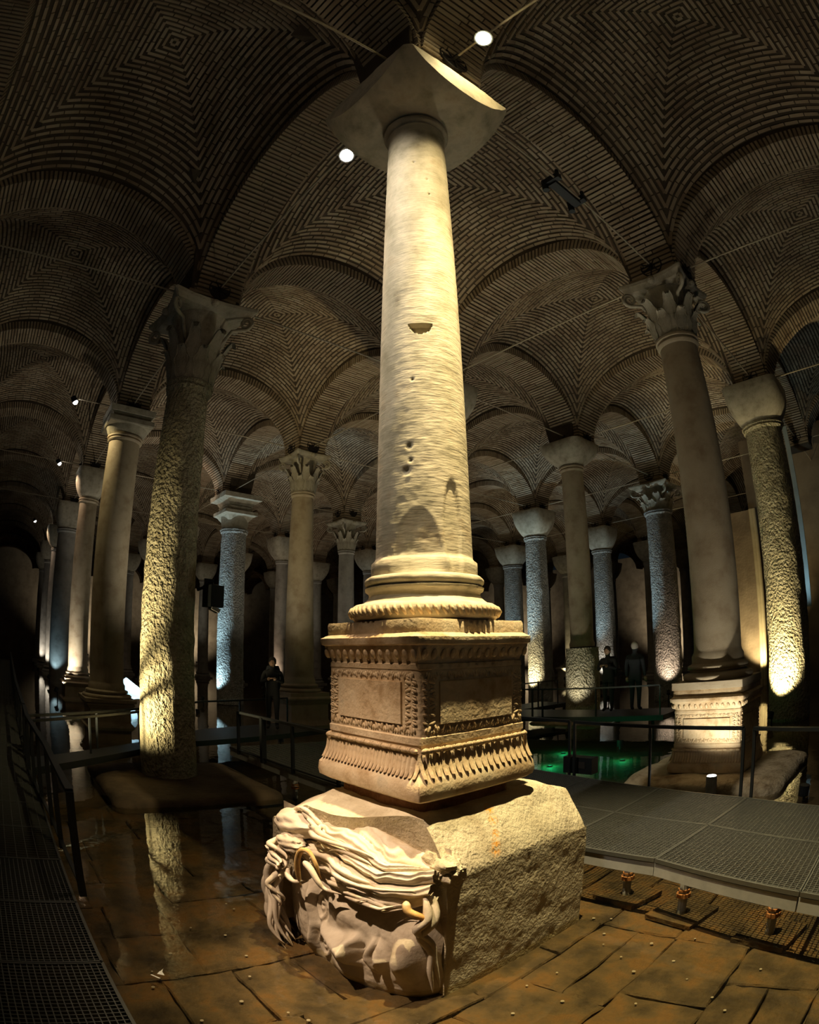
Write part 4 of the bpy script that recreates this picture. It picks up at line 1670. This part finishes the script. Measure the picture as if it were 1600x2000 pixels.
def railing(pts, label, posts, ztop, zbot, group=None, mid=None, thick=.035, bottom=True, zs=None):
    """pts: plan points of the rail; posts: fractions along"""
    P = [np.array((*p, 0.0)) for p in pts]
    root = empty('railing', (*pts[0], zbot), label, 'railing', group)
    org = (pts[0][0], pts[0][1], zbot)
    d = [0]
    for k in range(1, len(P)):
        d.append(d[-1] + np.linalg.norm(P[k] - P[k - 1]))

    def at(t, z):
        s_ = t * d[-1]
        return np.array([np.interp(s_, d, [p[0] for p in P]), np.interp(s_, d, [p[1] for p in P]), z])
    mb = MB()
    for k in range(len(P) - 1):
        mb.bar(P[k] + (0, 0, ztop), P[k + 1] + (0, 0, ztop), .05, thick)
    wobj('top_rail', mb, 'dark', root, org)
    if bottom:
        mb = MB()
        for k in range(len(P) - 1):
            mb.bar(P[k] + (0, 0, zbot + .05), P[k + 1] + (0, 0, zbot + .05), .03, .02)
        wobj('bottom_rail', mb, 'dark', root, org)
    for t, wd in posts:
        mb = MB()
        mb.bar(at(t, zbot - .02), at(t, ztop), wd, wd, up=(1, 0, 0))
        wobj('post', mb, 'dark', root, org)
    return root


RT = 1.19
railing([(-1.30, -2.93), (-2.05, -2.64), (-3.4, -2.1)], 'dark railing section at the right edge, before the rough boulder', [(0, .03), (.55, .025), (1, .03)], RT, Z, bottom=False)
railing([(1.22, -3.45), (-1.17, -2.97)], 'dark railing section crossing in front of the right carved pedestal', [(0, .03), (.50, .025), (1, .03)], RT, Z, bottom=False)
railing([(4.0, -3.95), (1.33, -3.50)], 'dark railing section directly behind the central pedestal, ending at the black box', [(0, .03), (.5, .025), (1, .03)], RT, Z, bottom=False)
railing([(5.58, -.95), (4.84, -1.02), (3.2, -1.08), (1.8, -1.1)], 'black railing with thick post, between rough left column and central pedestal', [(0, .04), (.197, .075), (.42, .04), (.70, .04), (1, .04)], 1.15, Z)
# left walkway (the photographer stands on it)
lw = empty('walkway', (0, 3.4, 0), 'long unlit grating walkway along the left edge', 'walkway')
yL0, yL1, yL2 = 2.40, 3.42, 4.44
xs = [-3.2 + .76 * k for k in range(18)] + [10.6 + 1.5 * k for k in range(14)]
for k in range(len(xs) - 1):
    for (ya, yb) in ((yL0, yL1), (yL1, yL2)):
        n1 = 24 if k < 6 else (14 if k < 17 else 6)
        o = grating_panel((xs[k] + .005, ya, Z), (xs[k + 1] - .005, ya, Z), (xs[k + 1] - .005, yb, Z), (xs[k] + .005, yb, Z), lw, n1, 30 if k < 6 else 12)
        o.location = (0, -3.4, 0)
for yy in (yL0 + .03, yL2 - .03):
    mb = MB()
    mb.box(((xs[0] + xs[-1]) / 2, yy, Z - .10), (xs[-1] - xs[0], .05, .12))
    wobj('edge_beam', mb, 'dark', lw, (0, 3.4, 0))
for k in range(0, len(xs), 3):
    leg = MB()
    leg.cyl((xs[k], yL0 + .15, FLOOR_Z - .05), (xs[k], yL0 + .15, Z - .15), .04, 10)
    wobj('leg', leg, 'dark', lw, (0, 3.4, 0))
railing([(.75, 2.33), (2.3, 2.36), (4.0, 2.46), (4.95, 2.46)], 'nearest black railing rising at the left edge beside the water', [(0, .05), (.22, .04), (.36, .04), (.52, .04), (.66, .04), (.8, .04), (1, .05)], 1.19, Z)
railing([(5.3, 2.46), (9.0, 2.5), (16.0, 2.5), (24, 2.5)], 'distant black railing running on along the left walkway', [(k / 12, .045) for k in range(13)], 1.16, Z)
# cross walkway behind the rough left column
cw = empty('walkway', (7.4, -.8, 0), 'dark cross walkway behind the rough left column', 'walkway')
mb = MB()
A_, B_ = [(5.25, 2.42), (7.15, .10), (8.55, -1.4), (9.4, -3.9)], [(4.6, 2.42), (6.45, .30), (7.05, -.75), (7.9, -4.1)]
for k in range(3):
    a, b, c, d = (np.array((*p, Z - .04)) for p in (B_[k], B_[k + 1], A_[k + 1], A_[k]))
    m = MB()
    m.loft([[tuple(p - (0, 0, .10)) for p in (a, b, c, d)], [tuple(p) for p in (a, b, c, d)]])
    wobj('deck_plate', m, 'dark', cw, (7.4, -.8, 0))
railing(A_, 'farther thin black railing of the cross walkway behind the left column', [(k / 5, .03) for k in range(6)], 1.02, Z - .04, bottom=False)
railing([(4.9, 2.42), (6.75, .34), (7.3, -.8)], 'nearer thin black railing of the cross walkway behind the left column', [(k / 3, .03) for k in range(4)], 1.0, Z - .04, bottom=False)
# far right walkway with the two visitors
fw = empty('walkway', (4.5, -9.6, 0), 'far dark walkway carrying two people, right of centre', 'walkway')
m = MB()
m.loft([[(x_, y_, Z - .12) for x_, y_ in ((2.6, -10.6), (2.6, -9.2), (7.2, -8.3), (7.2, -9.9))], [(x_, y_, Z) for x_, y_ in ((2.6, -10.6), (2.6, -9.2), (7.2, -8.3), (7.2, -9.9))]])
wobj('deck_plate', m, 'dark', fw, (4.5, -9.6, 0))
m = MB()
m.loft([[(x_, y_, Z - .12) for x_, y_ in ((7.2, -9.9), (7.2, -8.3), (8.3, -8.3), (8.1, -11.9), (7.0, -11.9))], [(x_, y_, Z) for x_, y_ in ((7.2, -9.9), (7.2, -8.3), (8.3, -8.3), (8.1, -11.9), (7.0, -11.9))]])
wobj('deck_plate', m, 'dark', fw, (4.5, -9.6, 0))
for (px, py) in ((3.0, -9.5), (6.8, -8.7), (7.2, -11.4)):
    m = MB().cyl((px, py, FLOOR_Z - .05), (px, py, Z - .1), .04, 8)
    wobj('leg', m, 'dark', fw, (4.5, -9.6, 0))
railing([(7.15, -9.6), (7.05, -11.4)], 'upper far railing right of the central pedestal, receding towards the people', [(0, .03), (.5, .03), (1, .03)], 1.2, Z, bottom=False)
railing([(7.2, -8.4), (5.7, -8.6), (2.7, -9.25)], 'far railing in front of the two people', [(0, .03), (.3, .035), (.36, .035), (.66, .03), (1, .03)], 1.16, Z, bottom=False)

# ---------------------------------------------------------------- tie rods with anchor discs
def rod_builder(L):
    mb = MB()
    mb.cyl((-L / 2 + .48, 0, 0), (L / 2 - .48, 0, 0), .017, 8)
    r_ = mb.mesh('rod')
    r_.materials.append(MAT['rodiron'])
    out = [('rod', r_)]
    for s_ in (-1, 1):
        xq = s_ * (L / 2 - .475)
        mb = MB()
        for k in range(7):
            a = 2 * PI * k / 7
            mb.bar((xq - s_ * .02, 0, 0), (xq - s_ * .02, .19 * cos(a), .19 * sin(a)), .018, .018, up=(1, 0, 0))
        mb.cyl((xq - s_ * .005, 0, 0), (xq + s_ * .03, 0, 0), .20, 24)
        mb.tube([(xq - s_ * .015, .205 * cos(2 * PI * k / 24), .205 * sin(2 * PI * k / 24)) for k in range(25)], .012, 6)
        mb.cyl((xq - s_ * .10, 0, 0), (xq, 0, 0), .035, 6)
        d_ = mb.mesh('anchor_disc')
        d_.materials.append(MAT['iron'])
        out.append(('anchor_disc', d_))
    return out


RODX, RODY = rod_builder(SX), rod_builder(SY)
named = {
    (0, 0, 'x'): 'tie rod with glowing lamp, from the central column to the rough left column',
    (-1, 0, 'x'): 'tie rod at the top edge carrying the yellow lamp right of the block capital',
    (0, 0, 'y'): 'tie rod with black bracket, from the central column to the tan right column',
    (0, -1, 'y'): 'tie rod in the dark top centre-left, ending at the block capital',
    (1, 0, 'y'): 'tie rod running right from the rough left column to behind the central shaft',
    (0, 1, 'x'): 'bright tie rod from the tan right column to behind the central shaft',
    (1, -1, 'y'): 'tie rod running up left from the rough left column into the dark',
    (-1, 1, 'x'): 'bright tie rod running up right from the tan right column',
    (0, 1, 'y'): 'short-looking tie rod between tan right column and rightmost rough column',
    (1, 0, 'x'): 'dark tie rod behind the rough left column, going to the half-lit yellow column',
}
ROWX = ['out-of-picture left', 'far-left', 'second', 'third', 'fourth', 'fifth', 'sixth', 'seventh']
for i in range(-1, 8):
    for j in range(-1, 6):
        for ax in 'xy':
            if j == -1 and ax == 'x' or i == -1 and ax == 'y' or (j == -1 and i > 4):
                continue
            lx, ly = ((i + .5) * SX, -j * SY) if ax == 'x' else (i * SX, -(j + .5) * SY)
            if ax == 'x' and j == 0 and i >= 8:
                continue
            lab = named.get((i, j, ax))
            far = lab is None
            if math.hypot(lx - CAM[0], ly - CAM[1]) > 33:
                continue
            if far and ax == 'x':
                lab = 'thin iron tie rod along the %s row, in the %s arch back' % (ROWX[j + 1], ORD[max(0, i + 1)])
            elif far:
                lab = 'thin iron tie rod across between the %s and %s rows, %s one back' % (ROWX[j + 1], ROWX[j + 2], ORD[i + 1])
            r_ = empty('tie_rod', (lx, ly, ROD_Z), lab or 'thin dark iron tie rod under an arch in the farther bays', 'tie rod', 'iron tie rods in the farther bays' if far else None, rz=0 if ax == 'x' else PI / 2)
            for nm, me in (RODX if ax == 'x' else RODY):
                obj(nm, me, None, r_)

# ---------------------------------------------------------------- lamps on the rods
def rod_lamp(loc, label, aim, glow='lampglow', r=.06, small=False, group=None):
    root = empty('spotlight', loc, label, 'lamp', group)
    d = (Vector(aim) - Vector(loc)).normalized()
    h = Vector((0, 0, 0))
    mb = MB()
    mb.cyl(h - d * .16, h, r * 1.05, 14, r * 1.2)
    obj('housing', mb, 'dark', root)
    mb = MB()
    mb.cyl(Vector((0, 0, 0.0)) - d * .08, Vector((0, 0, ROD_Z - loc[2])), .014, 6)
    obj('bracket', mb, 'dark', root)
    mb = MB()
    mb.sphere(tuple(h + d * .0), r, 14, 8)
    o = obj('bulb', mb, glow, root, smooth=True)
    return root


rod_lamp(L_LEFT, 'glaring pinkish-white spotlight on the tie rod left of the central shaft', (-1.5, 1.6, 4.0), 'lampglow2', .085)
rod_lamp(L_RIGHT, 'glaring yellow spotlight on the tie rod right of the block capital', (-2.0, 1.6, 4.0), 'lampglow', .085)
rod_lamp(L_SHAFT_A, 'added rod spotlight nearest the dark upper left, just out of the picture, aimed at the shaft', (0, .2, 4.9), 'lampglow2', .05)
rod_lamp(L_SHAFT_B, 'added rod spotlight beyond the yellow lamp, just out of the picture, aimed at the shaft', (-.1, .1, 4.7), 'lampglow', .05)
rod_lamp(L_NEAR, 'unseen spotlight farther along the upper left tie rod, aimed at the carved head', (0, .8, .5), 'lampglow2', .06)
for loc, lab, tgt, pw, col_ in [
    ((12.0, 1.62, 8.20), 'small white strip lamp left of the half-lit yellow capital', (11.9, .25, 6.2), 95, YEL),
    ((18.0, 1.35, 8.20), 'small round lamp left of the grooved pale column', (17.9, .2, 6.6), 60, PINK),
    ((30.0, 1.55, 8.20), 'tiny lamp at the far left above a lit capital', (30.0, .2, 6.6), 60, PINK),
    ((18.0, -1.33, 8.20), 'small white lamp right of the half-lit yellow column', (19.5, -4.0, 8.6), 120, PINK),
]:
    rod_lamp(loc, lab, tgt, 'smallglow', .075)
    t_ = Vector(tgt) - Vector(loc)
    spot('spotlight_beam', tuple(Vector(loc) + t_.normalized() * .12), tgt, pw, col_, 75, .6, .04)
# black bracket box on the rod to the right column
bb = empty('black_bracket', (.08, -2.76, ROD_Z), 'black double-clamp bracket on the tie rod between capital and tan right column', 'bracket')
m = MB()
m.box((0, 0, 0), (.13, .62, .13))
obj('body', m, 'dark', bb)
for s_ in (-1, 1):
    m = MB()
    m.box((0, s_ * .31, .02), (.30, .09, .10))
    m.cyl((-.12, s_ * .31, .02), (-.12, s_ * .31, .16), .03, 8)
    m.cyl((.12, s_ * .31, -.12), (.12, s_ * .31, .05), .05, 8)
    obj('clamp', m, 'dark', bb)
# floodlight box hanging on the rough left column
fb = empty('floodlight', (5.62, -.42, 2.95), 'small black floodlight box fixed on the right side of the rough left column', 'lamp')
m = MB()
m.box((0, -.10, 0), (.26, .24, .34), Matrix.Rotation(.2, 3, 'Z'))
obj('body', m, 'dark', fb)
m = MB()
m.box((.10, -.06, .22), (.04, .16, .12))
m.bar((.2, .10, .10), (0, -.10, .2), .04, .04)
obj('arm', m, 'dark', fb)
m = MB()
m.box((-.02, -.12, -.20), (.16, .14, .06), Matrix.Rotation(.4, 3, 'X'))
obj('lens_hood', m, 'beam', fb)
# black junction box by the railing
jb = empty('junction_box', (1.24, -3.63, Z), 'black box standing behind the railing post, in front of the green water', 'box')
m = MB().box((0, 0, .11), (.44, .16, .22))
obj('body', m, 'dark', jb)
m = MB().box((-.05, .083, .12), (.14, .01, .09))
obj('cover_plate', m, 'iron', jb)
# small uplight on the boulder
ul = empty('uplight', (-.32, -4.42, .20), 'small lit cylinder lamp on the boulder below the right carved pedestal', 'lamp')
m = MB().cyl((0, 0, -.22), (0, 0, .12), .075, 16)
obj('housing', m, 'beam', ul)
m = MB().cyl((0, 0, .115), (0, 0, .125), .062, 16)
obj('lens', m, 'smallglow', ul)
spot('uplight_beam', (-.32, -4.42, .36), (-.1, -5.3, 2.0), 60, WARM, 110, .8, .05)

# fixtures for the column washes and for the added fill lamps
def uplight_fix(loc, label, group=None, aim=(0, 0, 1)):
    root = empty('uplight', loc, label, 'lamp', group)
    d = Vector(aim).normalized()
    m = MB()
    m.cyl(-d * .16, -d * .02, .07, 12)
    m.cyl((0, 0, -max(.05, loc[2] - FLOOR_Z)), (0, 0, -.08), .02, 6)
    obj('housing', m, 'dark', root)
    return root


for k, (loc, tgt, pw, col_, ang) in enumerate(WASH_AND_FILL):
    spot('uplight_beam', loc, tgt, pw, col_, ang, .7, .06)
    d = Vector(tgt) - Vector(loc)
    rowk = min(6, max(0, int(-loc[1] / SY + 1)))
    uplight_fix(loc, 'small added vault fill lamp in the water, %s bay back, beside the %s column row' % (ORD[min(9, max(0, int(loc[0] / SX + 1)))], ROWN[rowk]) if k else 'small dark lamp by the left walkway aimed at the rough left column', 'small uplights in the dark water', d)
CNAME = {(3, 1): 'the pitted column under broken slabs', (2, 3): 'the blue and yellow lit pitted column', (1, 2): 'the column on the rough drum', (0, 2): 'the massive right-edge column',
         (3, 2): 'the thin column left of the central shaft', (3, 0): 'the pale grooved column', (1, 3): 'the pitted column with leafy capital', (2, 4): 'the cracked column behind the visitors',
         (4, 1): 'the slim yellow-lit column', (3, 5): 'the slim pale column far right', (1, 4): 'the far yellow-footed column', (3, 4): 'the pitted dark grey column', (0, 1): 'the tan right column', (4, 0): 'the broad unlit column'}
seen = set()
for (ij, off_, pw, col_, h) in BASELIGHTS:
    x_, y_ = gp(*ij)
    a = math.atan2(CAM[1] - y_, CAM[0] - x_) - math.radians(off_)
    hi_ = h > 1
    r_ = 2.3 if hi_ else 1.15
    loc = (x_ + r_ * cos(a), y_ + r_ * sin(a), .3 if hi_ else h)
    tgt = (x_ + .15 * cos(a), y_ + .15 * sin(a), h + (1.6 if h < 1 else 3.0))
    spot('uplight_beam', loc, tgt, pw * (2.2 if hi_ else 1), col_, 44 if hi_ else 70, .8, .06)
    nm_ = CNAME.get(ij) or 'the %s column back in the %s row from the left' % (ORD[ij[0]], ROWN[ij[1]])
    uplight_fix(loc, ('small dark lamp low beside ' if h < 1 else 'small dark lamp aimed high, some way from ') + nm_ + (' , the dimmer one' if (ij, h < 1) in seen else ''), 'small column washers', Vector(tgt) - Vector(loc))
    seen.add((ij, h < 1))
for (wx, wy, pw) in ((56, -6, 900), (56, -18, 900), (40, -47, 900), (20, -47, 900)):  # spots added to lift the far walls out of black
    t_ = (60, wy, 5) if wx > 50 else (wx, -50.7, 5)
    spot('wall_fill_beam', (wx, wy, .6), t_, pw, WARM, 120, .9, .1)
    uplight_fix((wx, wy, .6), 'tiny added lamp brightening the %s wall, %s part' % ('far end' if wx > 50 else 'far right', 'left' if wy == -6 or wx == 40 else 'right'), 'added wall fill lamps', Vector(t_) - Vector((wx, wy, .6)))
# green light under the water beyond the walkway
for k, (gx, gy, gw) in enumerate(((3.55, -6.15, 3.4), (3.0, -6.6, 2.4), (2.5, -7.1, 1.8), (3.4, -7.2, 2), (4.1, -7.4, 2))):
    spot('underwater_glow', (gx, gy, -.035), (gx, gy, -1), gw, (0.02, 1.0, 0.35), kind='POINT', size=.03)
    g_ = empty('underwater_lamp', (gx, gy, FLOOR_Z - .06), 'small sunken lamp glowing green under the pool, %s from the walkway' % ('nearest', 'second', 'third', 'fourth', 'fifth')[k], 'lamp', 'green underwater lamps')
    m = MB()
    m.cyl((0, 0, 0), (0, 0, .03), .05, 12)
    obj('housing', m, 'dark', g_)
# wall washers at the right wall
spot('uplight_beam', (3.0, -18.9, .25), (2.88, -20.0, 2.6), 420, YEL, 75, .8, .05)
uplight_fix((3.0, -18.9, .22), 'small dark lamp washing the pale moulding on the right wall', None, (0, -.4, 1))
spot('uplight_beam', (.6, -14.6, 2.2), (.22, -15.95, 5.5), 60, COOL, 95, .8, .05)  # added cool spot that makes the board show
uplight_fix((.6, -14.6, 2.15), 'small added lamp on a stem under the hanging board', None, (-.2, -.5, 1))

# ---------------------------------------------------------------- pale folded light sculpture in the left background
sc_ = empty('folded_sculpture', (13.4, -.88, FLOOR_Z), 'pale blue-white folded sheet sculpture standing in the water, left background', 'sculpture')


def sheet(pts_uv, nm):
    mb = MB()
    P = np.array(pts_uv)
    mb.grid(P)
    Q = P + np.array([.02, .01, 0])
    mb.grid(Q[::-1])
    o = obj(nm, mb, 'artglow', sc_, smooth=True)
    return o


n_ = 14
u, v = np.meshgrid(np.linspace(0, 1, n_), np.linspace(0, 1, n_), indexing='ij')
# roof-like folded top: apex with two curved wings
top = np.stack([.25 * np.sin(PI * v), .52 - .62 * u - .55 * v * .95, .62 + .52 * (1 - np.abs(u - .0) - 0) * 0 + .50 * (u * 0) + .48 * (1 - v) - .30 * u], -1)
ap = np.array([0, .02, 1.06])
P = np.zeros((n_, n_, 3))
Lw, Rw, Bt = np.array([.05, .58, .62]), np.array([-.10, -.60, .58]), np.array([-.28, .03, .56])
for i_ in range(n_):
    for j_ in range(n_):
        a_, b_ = i_ / (n_ - 1), j_ / (n_ - 1)
        p = ap * (1 - a_) * (1 - b_) + Lw * a_ * (1 - b_) + Rw * (1 - a_) * b_ + Bt * a_ * b_
        p = p + np.array([-.10 * sin(PI * a_) * sin(PI * b_), 0, .05 * sin(PI * a_) * sin(PI * b_)])
        P[i_, j_] = p
sheet(P, 'top_sheet')
P = np.zeros((n_, n_, 3))
for i_ in range(n_):
    for j_ in range(n_):
        a_, b_ = i_ / (n_ - 1), j_ / (n_ - 1)
        ww = .26 * (1 - a_) + .12 * a_ + .12 * sin(PI * a_)
        P[i_, j_] = (-.12 - .12 * sin(PI * b_), .28 - .35 * a_ + (b_ - .5) * -2 * ww + .18 * (1 - a_) ** 2, .54 - .54 * a_)
sheet(P, 'lower_sheet')
mb = MB()
mb.sphere((-.1, -.02, .10), .14, 12, 8, (.4, 1, .9))
obj('foot', mb, 'artglow', sc_, smooth=True)
sc_.scale = (1.2, 1.25, 1.15)
spot('sculpture_beam', (12.3, -1.9, 2.4), (13.4, -.85, .7), 420, COOL, 40, .5, .05)  # added spot for the sculpture, out of sight behind the left column
uplight_fix((12.3, -1.9, 2.45), 'small added lamp on a stem lighting the pale folded sculpture', None, (1.3, .8, -1.8))

# ---------------------------------------------------------------- people
def person(loc, rz, label, cloth='cloth', arms='hang', hair='hairdark', hgt=1.70, bag=False):
    root = empty('person', loc, label, 'person', rz=rz)
    s_ = hgt / 1.72
    V = {'pel': (0, 0, .93), 'waist': (0, 0, 1.08), 'chest': (0.01, 0, 1.28), 'neck0': (0, 0, 1.43), 'neck': (0.01, 0, 1.50), 'head0': (0.03, 0, 1.575), 'head1': (0.03, 0, 1.66)}
    R = {'pel': .155, 'waist': .14, 'chest': .165, 'neck0': .085, 'neck': .058, 'head0': .088, 'head1': .085}
    E = [('pel', 'waist'), ('waist', 'chest'), ('chest', 'neck0'), ('neck0', 'neck'), ('neck', 'head0'), ('head0', 'head1')]
    for sd_, y in (('l', 1), ('r', -1)):
        V['hip' + sd_] = (0, .09 * y, .88)
        V['knee' + sd_] = (.02 + .02 * y, .10 * y, .49)
        V['ank' + sd_] = (-.01 + .02 * y, .10 * y, .09)
        V['toe' + sd_] = (.15 + .02 * y, .12 * y, .045)
        R['hip' + sd_], R['knee' + sd_], R['ank' + sd_], R['toe' + sd_] = .105, .066, .046, .042
        V['sh' + sd_] = (0, .185 * y, 1.39)
        R['sh' + sd_] = .068
        if arms == 'hang':
            V['el' + sd_], V['wr' + sd_] = (-.02, .235 * y, 1.11), (.06, .245 * y, .87)
        else:
            V['el' + sd_], V['wr' + sd_] = (.08, .25 * y, 1.14), (.29, .10 * y, 1.22)
        R['el' + sd_], R['wr' + sd_] = .050, .036
        E += [('pel', 'hip' + sd_), ('hip' + sd_, 'knee' + sd_), ('knee' + sd_, 'ank' + sd_), ('ank' + sd_, 'toe' + sd_), ('chest', 'sh' + sd_), ('sh' + sd_, 'el' + sd_), ('el' + sd_, 'wr' + sd_)]
    names = list(V)
    me = bpy.data.meshes.new('body')
    me.from_pydata([tuple(c * s_ for c in V[k]) for k in names], [(names.index(a), names.index(b)) for a, b in E], [])
    o = bpy.data.objects.new('body', me)
    C.objects.link(o)
    o.parent = root
    o.data.materials.append(MAT[cloth])
    md = o.modifiers.new('skin', 'SKIN')
    md.use_smooth_shade = True
    for i_, k in enumerate(names):
        sv = me.skin_vertices[0].data[i_]
        r = R[k] * s_
        sv.radius = (r * (.72 if k in ('pel', 'waist', 'chest') else 1), r) if k in ('pel', 'waist', 'chest') else (r, r)
        sv.use_root = (k == 'pel')
    sb = o.modifiers.new('sub', 'SUBSURF')
    sb.levels = sb.render_levels = 2
    # face and hair, hands with fingers
    hd = MB()
    hd.sphere((.035 * s_, 0, 1.615 * s_), .098 * s_, 14, 10, (1.0, .82, 1.2))
    hd.sphere((.135 * s_, 0, 1.60 * s_), .017 * s_, 8, 6, (1, .8, 1.3))
    for y in (-1, 1):
        hd.sphere((.118 * s_, .033 * y * s_, 1.628 * s_), .013 * s_, 8, 6)
        hd.sphere((.03 * s_, .085 * y * s_, 1.61 * s_), .022 * s_, 8, 6, (.8, .4, 1.3))
    hd.sphere((.12 * s_, 0, 1.557 * s_), .02 * s_, 8, 6, (.5, 1.2, .35))
    obj('head', hd, 'skin', root, smooth=True)
    hr = MB()
    hr.sphere((.015 * s_, 0, 1.645 * s_), .108 * s_, 14, 10, (1.0, .88, 1.05))
    obj('hair', hr, hair, root, smooth=True)
    for sd_, y in (('l', 1), ('r', -1)):
        wv = Vector(V['wr' + sd_])
        d = (wv - Vector(V['el' + sd_])).normalized()
        m = MB()
        c = wv + d * .05
        m.sphere(tuple(c * s_), .042 * s_, 10, 6, (.7, .95, 1))
        for k in range(4):
            b0 = c + d * .03 + Vector((0, (k - 1.5) * .018, 0))
            L = (.062, .074, .07, .055)[k]
            m.tube([tuple(b0 * s_), tuple((b0 + d * L * .55 + Vector((.006, 0, 0))) * s_), tuple((b0 + d * L + Vector((.02, -.004 * y, 0))) * s_)], [.0095 * s_, .0088 * s_, .007 * s_], 6)
        t0 = c + Vector((.02, -.03 * y, 0))
        m.tube([tuple(t0 * s_), tuple((t0 + d * .03 + Vector((.018, -.012 * y, 0))) * s_), tuple((t0 + d * .055 + Vector((.02, -.012 * y, 0))) * s_)], [.011 * s_, .010 * s_, .008 * s_], 6)
        obj('hand', m, 'skin', root, smooth=True)
    if bag:
        m = MB()
        m.loft([superring(.17, .86, 4, 24), superring(.20, .95, 4, 24), superring(.20, 1.25, 4, 24), superring(.15, 1.38, 4, 24)])
        bo = obj('backpack', m, 'cloth2', root, smooth=True, sharp=60)
        bo.location = (-.20, 0, 0)
        bo.scale = (.6, .85, 1)
    return root


person((4.42, -9.86, Z), math.radians(100), 'person in dark clothes with a bag, leaning at the rail beside the rough drum', 'cloth', 'phone', 'hairdark', 1.62, True)
person((3.70, -9.95, Z), math.radians(-80), 'grey-haired person in dark clothes with back turned, right of the other visitor', 'cloth2', 'hang', 'hairgrey', 1.68)
person((8.3, -2.95, Z - .04), math.radians(150), 'dim figure in black on the cross walkway, left of the central pedestal', 'cloth', 'phone', 'hairdark', 1.55, True)

# ---------------------------------------------------------------- coins and scraps on the pit floor
CO = MB().lathe([(.0, 0), (.013, 0), (.014, .001), (.014, .003), (.0, .003)], 14).mesh('coin')
CO.materials.append(MAT['coin'])
COINS = [(.517, 1.998), (.32, 2.055), (-.122, 1.91), (1.45, 1.049), (1.329, 1.033), (.739, 1.789), (.544, 1.30), (.267, 1.411), (-.679, -.95), (-.809, -1.0), (-.989, -.6), (-1.571, -.915), (-1.385, -.345),
         (-1.202, -.489), (-1.567, -.566), (-1.76, -.373), (-2.19, -.604), (-2.007, -.214), (-2.14, -.098), (-.899, .143), (-1.725, .238), (-1.198, .177), (-1.449, .376), (-.229, 1.414), (-.358, 1.358),
         (-1.0, .9), (-.8, 1.2), (-1.3, .75), (-.95, -.1), (-1.6, 0), (-1.9, .2), (-.4, 1.75), (.0, 1.6), (.9, 1.3), (1.1, 1.5), (-1.05, .45), (-2.3, .1), (-1.3, -.75), (-.75, .9), (-.9, -.75)]
for k, (x_, y_) in enumerate(COINS):
    c = bpy.data.objects.new('coin', CO)
    C.objects.link(c)
    s_ = rng.uniform(.55, .95)
    c.location = (x_, y_, FLOOR_Z + .013)
    c.scale = (s_, s_, 1)
    tag(c, 'small pale coin lying on the brown stones under water', 'coin', 'coins under the water')
m = MB()
m.grid(np.array([[(.36 + .02 * i_ + .015 * j_, 1.955 + .02 * j_ - .012 * i_ * j_, WATER_Z + .004 + .006 * (i_ % 2)) for j_ in range(3)] for i_ in range(4)]))
m.grid(np.array([[(.33 + .015 * i_, 1.99 + .012 * j_ + .01 * i_, WATER_Z + .004) for j_ in range(2)] for i_ in range(5)]))
tag(obj('paper_scrap', m, 'paper'), 'tiny white scrap floating on the dark water, lower left', 'litter')
